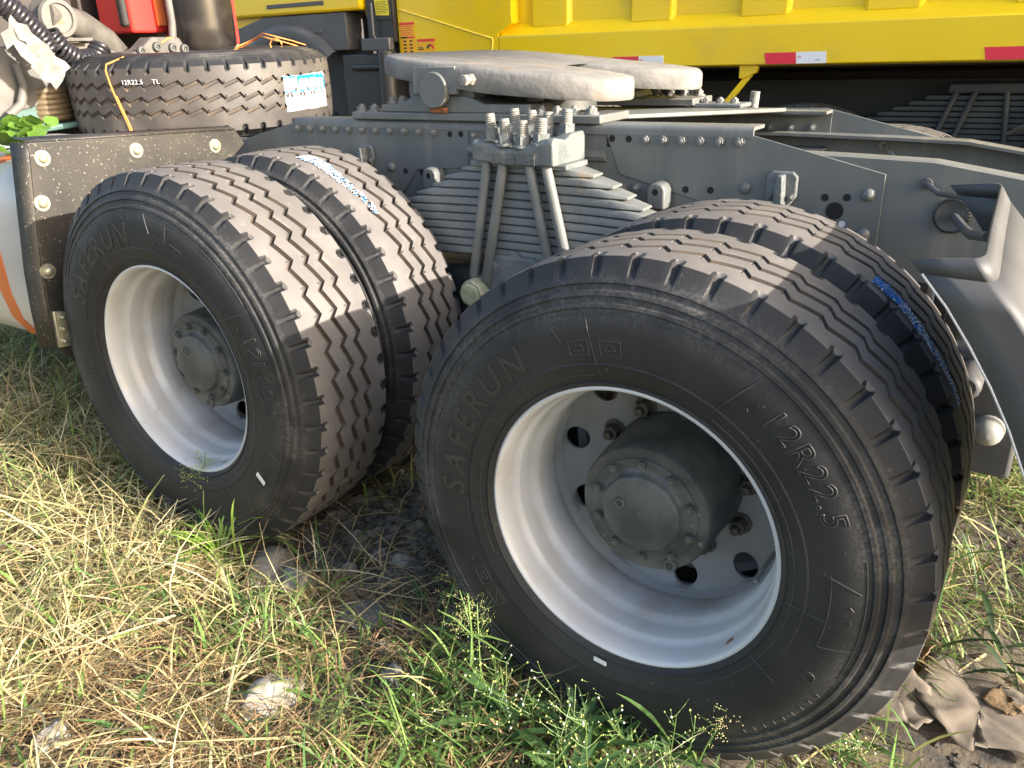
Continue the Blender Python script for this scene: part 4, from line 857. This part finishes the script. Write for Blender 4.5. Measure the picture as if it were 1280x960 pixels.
g = G(); g.prism([(-3.155, 1.60), (-3.02, 1.60), (-3.015, 2.2), (-3.165, 2.2)], YD - .037, YD - .03); part('stack_recess', g, M['black'], pi, bevel=.006, loc=(0, 0, 0))
g = G(); g.prism([(-3.135, 1.63), (-3.03, 1.625), (-3.035, 1.78), (-3.145, 1.78)], YD - .0395, YD - .0372); ys = part('yellow_sticker', g, M['sty'], pi, loc=(0, 0, 0))
for k in range(8): g = G(); g.box((-3.13, YD - .0402, 1.64 + k * .009), (-3.05 + .01 * (k % 3), YD - .0396, 1.6425 + k * .009)); part('sticker_print', g, M['ink'], pi, loc=(0, 0, 0))
g = G(); g.box((-3.143, YD - .0402, 1.725), (-3.033, YD - .0396, 1.775)); part('sticker_header', g, M['str'], pi, loc=(0, 0, 0))
g = G(); g.box((-3.255, YD - .07, 1.425), (-3.02, YD - .02, 1.50)); part('step_bracket', g, M['dgrey'], D, bevel=.008)
g = G(); g.tube([(-3.15, YD - .06, 1.70), (-3.15, YD - .06, 1.52), (-3.13, YD - .065, 1.49)], .008, 8); part('step_rod', g, M['dgrey'], D)
g = G(); g.box((-3.45, YD - .05, .95), (-3.05, YD + .1, 1.41)); g.tube([(-3.35, YD - .06, 1.33), (-3.0, YD - .06, 1.33)], .022, 10); g.tube([(-3.08, YD - .03, 1.0), (-3.08, YD - .03, 1.43)], .06, 14); part('battery_box', g, M['black'], D, bevel=.01)

# ---------------------------------------------------------------- stones, torn sheet
def rock(name, x, y, sx, sy, sz, label, m, seed, group, flat=.24):
    bm = bmesh.new(); bmesh.ops.create_icosphere(bm, subdivisions=4, radius=1); rr = random.Random(seed); off = Vector((seed * 7.1, seed * 3.3, 0))
    pl = [(Vector((rr.uniform(-1, 1), rr.uniform(-1, 1), rr.uniform(-.3, 1))).normalized(), rr.uniform(.62, .9)) for _ in range(9)]
    for v in bm.verts:
        for n_, d in pl:
            k = v.co.dot(n_)
            if k > d: v.co -= n_ * (k - d) * .92
        v.co *= 1 + .10 * mnoise.noise(v.co * 2.2 + off) + .05 * mnoise.noise(v.co * 6 + off)
        v.co = Vector((v.co.x * sx, v.co.y * sy, v.co.z * sz))
    me = bpy.data.meshes.new(name); bm.to_mesh(me); bm.free(); me.materials.append(M[m]); me.polygons.foreach_set('use_smooth', [True] * len(me.polygons)); me.set_sharp_from_angle(angle=R_(30))
    o = place(name, me, loc=(x, y, gh(x, y) + sz * flat), rot=(0, 0, rr.uniform(0, 6))); tag(o, label, 'stone', group)
GP = 'pale stones lying in the grass'; GK = 'dark stones lying in the dirt'
rock('stone', -1.10, -.005, .105, .07, .045, 'wide flat pale stone next to the bright green grass tuft', 'stone', 3, GP)
rock('stone', -.97, -.02, .068, .06, .05, 'rounded cream stone beside the wide flat pale stone', 'stone', 11, GP)
rock('stone', -.71, -.345, .075, .06, .045, 'pale grey stone alone in dry straw near the bottom edge', 'stone', 5, GP)
rock('stone', -1.02, -.68, .055, .042, .035, 'knobbly white stone in straw at the bottom left corner', 'stone', 8, GP)
rock('stone', -2.78, .26, .09, .05, .03, 'flat pale stone in the shaded grass near the tank', 'stone', 14, GP)
rock('stone', -.90, .10, .034, .028, .028, 'small dark stone just right of the cream stone', 'dstone', 21, GK)
rock('stone', -.89, .22, .033, .028, .025, 'dark grey stone between the two nearest wheels, farther back', 'dstone', 23, GK)
rock('stone', -.74, -.01, .085, .055, .022, 'flat blackish stone half buried under brown straw', 'dstone', 27, GK)
rock('stone', -.52, -.14, .042, .034, .034, 'grey mottled stone in straw left of the flowering weed', 'dstone', 31, GK)
rock('stone', -.80, .22, .036, .03, .022, 'tan stone in dirt left of the nearest tyre', 'stone', 37, GK)
def sheet(name, pts, z0, label, m, seed, lift):
    bm = bmesh.new(); n = len(pts); cx = sum(p[0] for p in pts) / n; cy = sum(p[1] for p in pts) / n; vs = []
    rr = random.Random(seed); fine = []
    for i in range(n):
        a, b = pts[i], pts[(i + 1) % n]
        for k in range(5):
            u = k / 5; fine.append((a[0] + (b[0] - a[0]) * u + rr.uniform(-.008, .008), a[1] + (b[1] - a[1]) * u + rr.uniform(-.008, .008)))
    K = 7; rows = []
    for k in range(K):
        t = k / (K - 1)
        rows.append([bm.verts.new((cx + (x - cx) * t, cy + (y - cy) * t, gh(cx + (x - cx) * t, cy + (y - cy) * t) * .5 + gz(cx) * .5 + z0 + lift * t * t * (mnoise.noise((x * 9, y * 9, seed)) + .25) + .010 * mnoise.noise(((cx + (x - cx) * t) * 17, (cy + (y - cy) * t) * 17, seed)) + .005 * mnoise.noise(((cx + (x - cx) * t) * 45, (cy + (y - cy) * t) * 45, seed)))) for x, y in fine] if k else [bm.verts.new((cx, cy, gz(cx) + z0))])
    N = len(fine)
    for j in range(N): bm.faces.new((rows[0][0], rows[1][j], rows[1][(j + 1) % N]))
    for k in range(1, K - 1):
        for j in range(N): bm.faces.new((rows[k][j], rows[k + 1][j], rows[k + 1][(j + 1) % N], rows[k][(j + 1) % N]))
    bmesh.ops.recalc_face_normals(bm, faces=bm.faces)
    me = bpy.data.meshes.new(name); bm.to_mesh(me); bm.free(); me.materials.append(M[m]); me.polygons.foreach_set('use_smooth', [True] * len(me.polygons))
    o = place(name, me); s = o.modifiers.new('s', 'SOLIDIFY'); s.thickness = .003; tag(o, label, 'cardboard', 'torn cardboard pieces by the nearest wheel'); return o
sheet('torn_cardboard', [(.40, .40), (.45, .34), (.50, .37), (.55, .36), (.58, .43), (.555, .50), (.49, .56), (.43, .53)], .022, 'pale torn cardboard piece touching the bottom of the nearest tyre', 'card', 2, .014)
sheet('torn_cardboard', [(.52, .48), (.57, .41), (.64, .36), (.70, .40), (.80, .40), (.82, .52), (.72, .60), (.62, .68), (.53, .62)], .030, 'larger torn cardboard piece with curled right edge near the dark leaves', 'card', 6, .018)
sheet('torn_cardboard', [(.66, .53), (.71, .50), (.745, .52), (.74, .57), (.69, .60)], .036, 'brown fibrous scrap lying on the larger cardboard', 'cardtop', 8, .008)
sheet('torn_cardboard', [(.46, .60), (.52, .56), (.56, .63), (.52, .72), (.46, .68)], .04, 'brown scrap leaning against the nearest tyre behind the cardboard', 'cardtop', 5, .03)

# ---------------------------------------------------------------- grass as ground cover
STONES = [(-1.10, -.02, .10), (-.97, -.045, .07), (-.71, -.38, .075), (-1.02, -.71, .05), (-.90, .085, .04), (-.89, .2, .04), (-.74, -.04, .08), (-.52, -.165, .04), (.50, .43, .10), (.66, .5, .13)]
def inside_tyre(x, y):  # also keeps blades off the stones
    m = np.zeros(len(x), bool)
    for a, b, r in STONES: m |= (x - a) ** 2 + (y - b) ** 2 < r * r
    for cx, w_ in ((0., .22), (LX, .22)):
        m |= (np.abs(x - cx) < w_) & (y > -.02) & (y < .68)
    return m
def ghv(x, y): return np.array([gh(a, b) for a, b in zip(x, y)])
def blades(name, n, region, length, width, elev, bend, cols, material, K=4, dens=None, seed=1, lift=0.0):
    r = np.random.default_rng(seed)
    x0, x1, y0, y1 = region; x = r.uniform(x0, x1, n * 3); y = r.uniform(y0, y1, n * 3)
    keep = ~inside_tyre(x, y) & ~((x > -1.05) & (x < -.2) & (y > .03) & (y < .8) & (r.random(n * 3) < .62))      # bare gravel between the wheels
    if dens is not None: keep &= r.random(n * 3) < np.clip(dens(x, y), 0, 1)
    x, y = x[keep][:n], y[keep][:n]; n = len(x); z = ghv(x, y) - .004 + r.uniform(0, 1, n) ** 2 * lift
    L = r.uniform(*length, n) * r.uniform(.7, 1.1, n); W = r.uniform(*width, n); az = r.uniform(0, 2 * PI, n); el = np.radians(r.uniform(*elev, n)); bd = np.radians(r.uniform(*bend, n)); cu = r.normal(0, .5, n)
    P = np.zeros((n, K + 1, 3)); P[:, 0] = np.c_[x, y, z]; e = el.copy(); a = az.copy()
    for k in range(K):
        d = np.c_[np.cos(e) * np.cos(a), np.cos(e) * np.sin(a), np.sin(e)]; P[:, k + 1] = P[:, k] + d * (L / K)[:, None]; e = e - bd / K; a = a + cu / K
    zmin = np.repeat(z[:, None], K + 1, 1) + .003; P[:, :, 2] = np.maximum(P[:, :, 2], zmin)
    side = np.c_[-np.sin(az), np.cos(az), r.uniform(-.5, .5, n)]; side /= np.linalg.norm(side, axis=1)[:, None]
    wk = np.array([.75, 1, .95, .65, .06]) if K == 4 else np.linspace(1, .1, K + 1)
    off = side[:, None, :] * (W[:, None] * wk[None, :])[:, :, None] * .5
    V = np.stack([P - off, P + off], 2).reshape(-1, 3)
    base = (np.arange(n) * (K + 1) * 2)[:, None, None]; kk = (np.arange(K) * 2)[None, :, None]
    F = (base + kk + np.array([0, 1, 3, 2])[None, None, :]).reshape(-1, 4)
    me = bpy.data.meshes.new(name); me.vertices.add(len(V)); me.vertices.foreach_set('co', V.ravel())
    me.loops.add(F.size); me.loops.foreach_set('vertex_index', F.ravel().astype(np.int32)); me.polygons.add(len(F)); me.polygons.foreach_set('loop_start', np.arange(0, F.size, 4, dtype=np.int32)); me.polygons.foreach_set('loop_total', np.full(len(F), 4, dtype=np.int32))
    me.update(calc_edges=True); c = np.array(cols); ci = r.integers(0, len(c), n); base_c = c[ci] * r.uniform(.7, 1.25, n)[:, None]
    C = np.repeat(base_c[:, None, :], (K + 1) * 2, 1).reshape(-1, 3); at_ = me.color_attributes.new('tint', 'FLOAT_COLOR', 'POINT'); at_.data.foreach_set('color', np.c_[C, np.ones(len(C))].ravel().astype(np.float32))
    me.materials.append(material); me.polygons.foreach_set('use_smooth', [True] * len(me.polygons)); o = place(name, me); o['kind'] = 'stuff'; return o
def nzv(x, y, s, q): return np.array([mnoise.noise((a * s, b * s, q)) for a, b in zip(x, y)])
STRAW = [(.57, .48, .26), (.50, .41, .20), (.64, .57, .34), (.40, .31, .16), (.48, .46, .20)]
BROWN = [(.34, .22, .11), (.28, .18, .09), (.42, .29, .15), (.24, .17, .10)]
GREEN = [(.12, .22, .05), (.17, .28, .07), (.09, .18, .05), (.24, .33, .09)]
OLIVE = [(.17, .20, .07), (.25, .26, .10), (.12, .17, .05), (.33, .32, .14)]
front = (-3.9, .55, -1.2, .62)
left_w = lambda x, y: np.clip((-x - .45 - .25 * y) * 1.15 - np.maximum(y - .12, 0) * 2.2, .0, 1)
blades('dead_thatch', 20000, front, (.05, .15), (.0016, .0034), (0, 24), (5, 60), BROWN + STRAW[:1], M['straw'], dens=lambda x, y: .22 + 1.1 * nzv(x, y, 3.0, 4) + .4 * left_w(x, y), seed=2, lift=.02)
blades('dry_grass', 14000, front, (.10, .34), (.0022, .0054), (5, 55), (20, 110), STRAW + OLIVE[1:2] + BROWN[2:3], M['straw'], dens=lambda x, y: (.05 + 1.0 * left_w(x, y)) * (.5 + 1.6 * nzv(x, y, 2.6, 8)), seed=3, lift=.03)
blades('brown_shade_straw', 4200, (-1.2, .1, -.8, .25), (.10, .24), (.0018, .0034), (0, 40), (10, 90), BROWN + STRAW[3:4], M['straw'], dens=lambda x, y: .35 + 1.3 * nzv(x, y, 3, 2), seed=4, lift=.03)  # dark brown straw colours in a cast shadow on the middle foreground
blades('long_straw', 420, (-3.2, .1, -1.0, .1), (.16, .40), (.0045, .008), (2, 30), (5, 60), STRAW[:3], M['straw'], K=5, dens=lambda x, y: .2 + left_w(x, y), seed=40, lift=.05)
blades('green_grass', 8500, front, (.07, .24), (.003, .007), (25, 80), (20, 100), GREEN + OLIVE, M['blade'], dens=lambda x, y: .26 + 1.0 * nzv(x, y, 2.4, 12), seed=5)
blades('green_grass', 1700, (-.45, .5, -.75, .0), (.06, .2), (.0025, .0065), (30, 80), (20, 90), GREEN, M['blade'], dens=lambda x, y: .6 + .8 * nzv(x, y, 3, 14), seed=15)
blades('green_grass', 520, (-3.0, .4, -1.0, .1), (.10, .24), (.006, .010), (20, 70), (30, 110), GREEN, M['blade'], dens=lambda x, y: .4 + .9 * nzv(x, y, 2, 31), seed=41)
blades('dry_grass', 4500, (-3.9, -1.3, -1.2, .3), (.12, .34), (.0024, .0052), (5, 50), (15, 100), STRAW, M['straw'], dens=lambda x, y: .5 + .7 * nzv(x, y, 2, 18), seed=16, lift=.06)
rear = (.35, 3.0, .5, 5.0)
blades('green_grass', 17000, rear, (.08, .34), (.003, .007), (20, 75), (20, 110), GREEN + OLIVE + STRAW[:1], M['blade'], dens=lambda x, y: np.where(y < .85, .12, .8) + .9 * nzv(x, y, 2, 22), seed=6)
blades('dry_grass', 7000, rear, (.1, .3), (.002, .0044), (0, 35), (10, 70), STRAW + BROWN, M['straw'], dens=lambda x, y: .55 + .7 * nzv(x, y, 2, 28), seed=7, lift=.03)
blades('green_grass', 4500, (-5.0, -1.75, .05, 1.4), (.08, .25), (.003, .006), (25, 80), (20, 90), GREEN + OLIVE, M['blade'], seed=8)
def gravel(name, n, region, size, seed, dens):
    r = np.random.default_rng(seed); bm = bmesh.new(); bmesh.ops.create_icosphere(bm, subdivisions=1, radius=1); bv = np.array([v.co[:] for v in bm.verts]); bf = [[v.index for v in f.verts] for f in bm.faces]; bm.free()
    g = G(); x0, x1, y0, y1 = region; k = 0
    while k < n:
        x, y = r.uniform(x0, x1), r.uniform(y0, y1)
        if r.random() > dens(x, y): continue
        if inside_tyre(np.array([x]), np.array([y]))[0]: continue
        s_ = size[0] + (size[1] - size[0]) * r.random() ** 3; v = bv * (1 + r.uniform(-.3, .3, bv.shape)) * np.array([1, r.uniform(.6, 1), r.uniform(.4, .8)]) * s_
        a = r.uniform(0, 6.28); c_, s2 = math.cos(a), math.sin(a); v = v @ np.array([[c_, s2, 0], [-s2, c_, 0], [0, 0, 1]]); v += (x, y, gh(x, y) + s_ * .25); g.add(v, bf); k += 1
    o = part(name, g, M['gravel'], smooth=0); o['kind'] = 'stuff'
gravel('gravel', 4200, (-1.15, -.1, -.15, .9), (.004, .026), 5, lambda x, y: .3 + (.7 if y > 0 else 0))
gravel('gravel', 1200, (-3, .6, -1.0, .3), (.003, .012), 6, lambda x, y: .6)
gravel('gravel', 900, (.3, 1.4, .1, 1.6), (.003, .014), 7, lambda x, y: .6)

# ---------------------------------------------------------------- single plants
def leaf(g, base, az, el, L, W, bend, mi=0, n=6, fold=.25):
    p = Vector(base); e = el; s_ = Vector((-math.sin(az), math.cos(az), 0)); rows = []
    for i in range(n + 1):
        t = i / n; w = W * (math.sin(PI * min(1, t * .92 + .08)) ** .8) * .5 if i < n else 0.0004
        rows.append((p - s_ * w + Vector((0, 0, fold * w)), p.copy(), p + s_ * w + Vector((0, 0, fold * w))))
        p = p + Vector((math.cos(e) * math.cos(az), math.cos(e) * math.sin(az), math.sin(e))) * (L / n); e -= bend / n
    g.add([v for r in rows for v in r], [(i * 3 + j, i * 3 + j + 1, i * 3 + j + 4, i * 3 + j + 3) for i in range(n) for j in range(2)], mi)
def ball(g, c, r, mi=0):
    g.add([(c[0] + r * a, c[1] + r * b, c[2] + r * d) for a, b, d in ((1, 0, 0), (-1, 0, 0), (0, 1, 0), (0, -1, 0), (0, 0, 1.3), (0, 0, -1.3))], [(0, 2, 4), (2, 1, 4), (1, 3, 4), (3, 0, 4), (2, 0, 5), (1, 2, 5), (3, 1, 5), (0, 3, 5)], mi)
def flower_weed(x, y, label, n_stem, n_leaf, H, seed, spread=.12, group=None, dirx=0):
    rr = random.Random(seed); z = gh(x, y); P = root('flowering_weed', (x, y, z), label, 'plant', group)
    st, lf, fl = G(), G(), G()
    for i in range(n_leaf):
        a = rr.uniform(0, 2 * PI); leaf(lf, (rr.uniform(-.04, .04), rr.uniform(-.04, .04), rr.uniform(0, .06)), a, R_(rr.uniform(25, 75)), rr.uniform(.11, .20), rr.uniform(.013, .021), R_(rr.uniform(30, 90)))
    for i in range(n_stem):
        a = rr.uniform(0, 2 * PI); e = R_(rr.uniform(48, 85)); p = Vector((rr.uniform(-spread, spread) * .5, rr.uniform(-spread, spread) * .5, 0)); pts = [p.copy()]; h = H * rr.uniform(.6, 1.05)
        for k in range(7):
            p = p + Vector((math.cos(e) * math.cos(a), math.cos(e) * math.sin(a), math.sin(e))) * h / 7; a += rr.uniform(-.3, .3); e += rr.uniform(-.15, .1); pts.append(p.copy())
            if k in (1, 2, 3): leaf(lf, p, rr.uniform(0, 6.3), R_(rr.uniform(10, 55)), rr.uniform(.04, .10), rr.uniform(.004, .009), R_(50), n=4)
            if k >= 2:
                for _ in range(2):
                    b = rr.uniform(0, 6.3); q = p + Vector((math.cos(b), math.sin(b), rr.uniform(.3, 1.2))) * rr.uniform(.015, .05); st.tube([p, (p + q) / 2 + Vector((0, 0, -.003)), q], .0006, 4); ball(fl, q, rr.uniform(.0014, .003), 0 if rr.random() < .25 else 1)
        st.tube(pts, [.0014 - .0001 * k for k in range(8)], 5)
    part('stem', st, M['stem'], P, loc=(0, 0, 0), smooth=60); part('foliage', lf, M['weed'], P, loc=(0, 0, 0), smooth=60); part('flower_buds', fl, [M['bud'], M['ybud']], P, loc=(0, 0, 0), smooth=0)
    return P
GW = 'flowering weeds in front of the nearest wheel'
flower_weed(-.06, -.07, 'broad bladed weed with long leaves below the nearest silver rim', 5, 20, .24, 1, group=GW)
flower_weed(-.22, -.14, 'bushy weed with many tiny white buds at the bottom of the picture', 8, 16, .20, 2, .16, group=GW)
flower_weed(.10, -.03, 'loose weed with buds reaching right along the nearest tyre', 7, 9, .22, 3, group=GW)
flower_weed(-.02, -.16, 'tall weed with broad pointed leaves rising in front of the nearest tyre', 6, 20, .26, 9, group=GW)
flower_weed(.02, -.22, 'low leafy weed with pale buds at the bottom edge', 7, 14, .14, 4, .16, group=GW)
flower_weed(.42, .22, 'thin yellowish weed in front of the torn cardboard', 6, 3, .16, 5, .1, group=GW)
def tuft(x, y, label, n, L, W, seed, m='blade', col=GREEN, name='grass_tuft', elv=(50, 88)):
    rr = random.Random(seed); g = G()
    for i in range(n): leaf(g, (rr.uniform(-.035, .035), rr.uniform(-.035, .035), 0), rr.uniform(0, 6.3), R_(rr.uniform(*elv)), rr.uniform(*L), rr.uniform(*W), R_(rr.uniform(30, 130)), fold=.3)
    o = part(name, g, m if not isinstance(m, str) else M[m], loc=(x, y, gh(x, y)), smooth=60); tag(o, label, 'grass tuft', 'green grass tufts near the left wheel'); return o
BRT = mat('bright_grass', (.24, .40, .06), .45, col2=(.34, .46, .10), scale=9, trans=.4); DRK = mat('deep_grass', (.07, .17, .045), .5, col2=(.11, .22, .06), scale=9, trans=.35)
tuft(-1.22, -.055, 'bright lime grass tuft left of the wide flat pale stone', 26, (.16, .32), (.005, .009), 3, BRT)
tuft(-1.75, .10, 'upright green grass tuft against the left wheel tyre', 14, (.14, .26), (.005, .008), 5, DRK)
tuft(-2.05, .20, 'taller dark green tuft under the tank corner', 22, (.15, .30), (.004, .008), 6, DRK)
tuft(-.60, .08, 'small green tuft in the dirt between the two wheels', 10, (.08, .16), (.004, .007), 7, DRK)
def panicle(x, y, H, lean, az, label, seed, m='seed', nb=22, fluffy=True, group='seed stalks by the wheels'):
    rr = random.Random(seed); z = gh(x, y); P = root('seed_stalk', (x, y, z), label, 'grass stalk', group); st, sd, lf = G(), G(), G(); p = Vector((0, 0, 0)); e = R_(90 - lean * .3); pts = [p.copy()]
    for k in range(8):
        p = p + Vector((math.cos(e) * math.cos(az), math.cos(e) * math.sin(az), math.sin(e))) * H / 8; e -= R_(lean) / 8; pts.append(p.copy())
    st.tube(pts, .0016, 5)
    for k in range(2): leaf(lf, pts[1 + k], az + rr.uniform(-1, 1), R_(60), H * .35, .006, R_(70))
    for k in range(nb):
        q = pts[5 + k * 3 // nb].lerp(pts[6 + k * 3 // nb if 6 + k * 3 // nb < 9 else 8], rr.random()); b = rr.uniform(0, 6.3)
        if fluffy:
            t = q + Vector((math.cos(b), math.sin(b), rr.uniform(.2, 1.0))) * rr.uniform(.02, .055); st.tube([q, t], .0004, 3)
            for _ in range(5): ball(sd, q.lerp(t, rr.uniform(.3, 1)) + Vector((rr.uniform(-.006, .006), rr.uniform(-.006, .006), rr.uniform(-.006, .006))), .0014)
        else: leaf(sd, q, b, R_(65), .022, .006, R_(40), n=3)
    part('stem', st, M['stem'], P, loc=(0, 0, 0)); part('seed_head', sd, M[m], P, loc=(0, 0, 0), smooth=0); part('foliage', lf, M['weed'], P, loc=(0, 0, 0))
panicle(-1.52, .0, .34, 25, 2.6, 'airy green seed stalk in front of the left silver rim', 1, 'ybud', 34)
panicle(-1.44, -.02, .26, 30, .3, 'bushy green seed stalk in front of the lower left rim edge', 2, 'ybud', 40)
panicle(-2.0, .12, .44, 18, 2.4, 'tall stalk with dry tan seed head beside the left wheel', 3, 'seed', 16, False)
panicle(-1.72, .04, .26, 20, 1.0, 'short stalk with dry tan seed head near the left tyre', 4, 'seed', 12, False)
panicle(-.40, -.10, .26, 22, .6, 'pale airy seed stalk left of the broad bladed weed', 5, 'seed', 30)
panicle(-.33, -.04, .20, 40, 1.2, 'drooping airy seed stalk against the nearest tyre', 7, 'seed', 26)
for k, (x, y, h, a) in enumerate(((-.47, -.04, .30, 1.0), (-.28, -.12, .27, 2.2), (.18, -.04, .24, .4), (-1.30, -.06, .30, 2.0), (-1.62, .02, .36, 1.4), (.28, .06, .20, 2.6))):
    panicle(x, y, h, 24, a, ('wispy seed stalk in front of the lower left of the nearest tyre', 'fine seed stalk rising over the weeds at the nearest tyre', 'thin seed stalk below the nearest tyre beside its lower right tread', 'wispy seed stalk next to the bright lime grass tuft', 'tall wispy stalk in front of the left tyre sidewall', 'short seed stalk by the cardboard in front of the nearest tyre')[k], 20 + k, 'ybud' if k % 2 else 'seed', 30)
# goosegrass with a cross-shaped head
P = root('finger_grass', (-.31, -.10, gh(-.31, -.10)), 'green finger grass stalk with cross shaped head by the nearest tyre', 'grass stalk', 'seed stalks by the wheels'); g = G()
g.tube([(0, 0, 0), (-.005, .0, .10), (-.01, .01, .20)], .002, 6); part('stem', g, M['stem'], P, loc=(0, 0, 0))
for dx, dy, dz in ((-.075, -.02, .05), (-.02, .02, .09), (.085, .02, .0), (.08, .0, -.02), (.03, -.05, -.04), (-.05, .03, .08)):
    g = G(); g.tube([(-.01, .01, .20), (-.01 + dx * .5, .01 + dy * .5, .205 + dz * .6), (-.01 + dx, .01 + dy, .20 + dz)], [.002, .0024, .001], 6); part('finger', g, M['stem'], P, loc=(0, 0, 0))
# dark narrow-leaved weed at the right edge
P = root('dark_weed', (.74, .62, gh(.74, .62)), 'dark narrow leaved weed hanging beside the torn cardboard', 'plant'); rr = random.Random(4); st, lf = G(), G()
for k in range(3):
    b = Vector((.0 + .03 * k, 0.02 * k, 0)); t = Vector((-.10 + .11 * k, .10 * k - .08, .24 + .03 * k)); st.tube([b, b.lerp(t, .5) + Vector((.01, 0, .02)), t], .0018, 5)
    for i in range(8): leaf(lf, b.lerp(t, .25 + .75 * i / 8), rr.uniform(0, 6.3), R_(rr.uniform(-30, 40)), rr.uniform(.09, .17), rr.uniform(.010, .016), R_(rr.uniform(20, 60)))
part('stem', st, M['dleaf'], P, loc=(0, 0, 0)); part('foliage', lf, M['dleaf'], P, loc=(0, 0, 0), smooth=60)
# leafy vine above the tank
P = root('leafy_vine', (-2.05, .27, 1.145), 'bright green leafy vine lying on the tank behind the splash panel', 'plant'); rr = random.Random(6); st = G(); st.tube([(-.38, -.2, .0), (-.24, -.08, .02), (-.12, .0, .01)], .003, 6); part('stem', st, M['stem'], P, loc=(0, 0, 0))
lv = []
for k in range(3):
    g = G(); rows = []; n = 7
    for i in range(n + 1):
        t = i / n; w = .034 * math.sin(PI * (t * .9 + .1)) ** .7 * (1 + .12 * (i % 2)); rows += [(-w, t * .07, .008 * math.sin(t * 3 + k)), (0, t * .075, -.004), (w, t * .07, .008 * math.sin(t * 3 + k + .5))]
    g.add(rows, [(i * 3 + j, i * 3 + j + 1, i * 3 + j + 4, i * 3 + j + 3) for i in range(n) for j in range(2)]); lv.append(g.mesh('leaf', M['vine'], 60))
for i in range(44):
    t = .2 + rr.random() * .3; x, y = -.40 + .62 * t + rr.uniform(-.08, .08), -.25 + .4 * t + rr.uniform(-.1, .1)
    if i > 54: x, y = rr.uniform(.05, .3), rr.uniform(.1, .5)
    place('leaf', lv[i % 3], P, loc=(x, y, .02 + rr.uniform(0, .07)), rot=(R_(rr.uniform(-10, 55)), R_(rr.uniform(-35, 35)), rr.uniform(0, 6.3)), scale=[rr.uniform(.6, 1.0)] * 3)

for o in bpy.data.objects:
    if o.parent and o.name.split('.')[0] in ('mould_marks', 'flower_buds', 'seed_head', 'cast_characters', 'tyre_lettering'): o['kind'] = 'stuff'
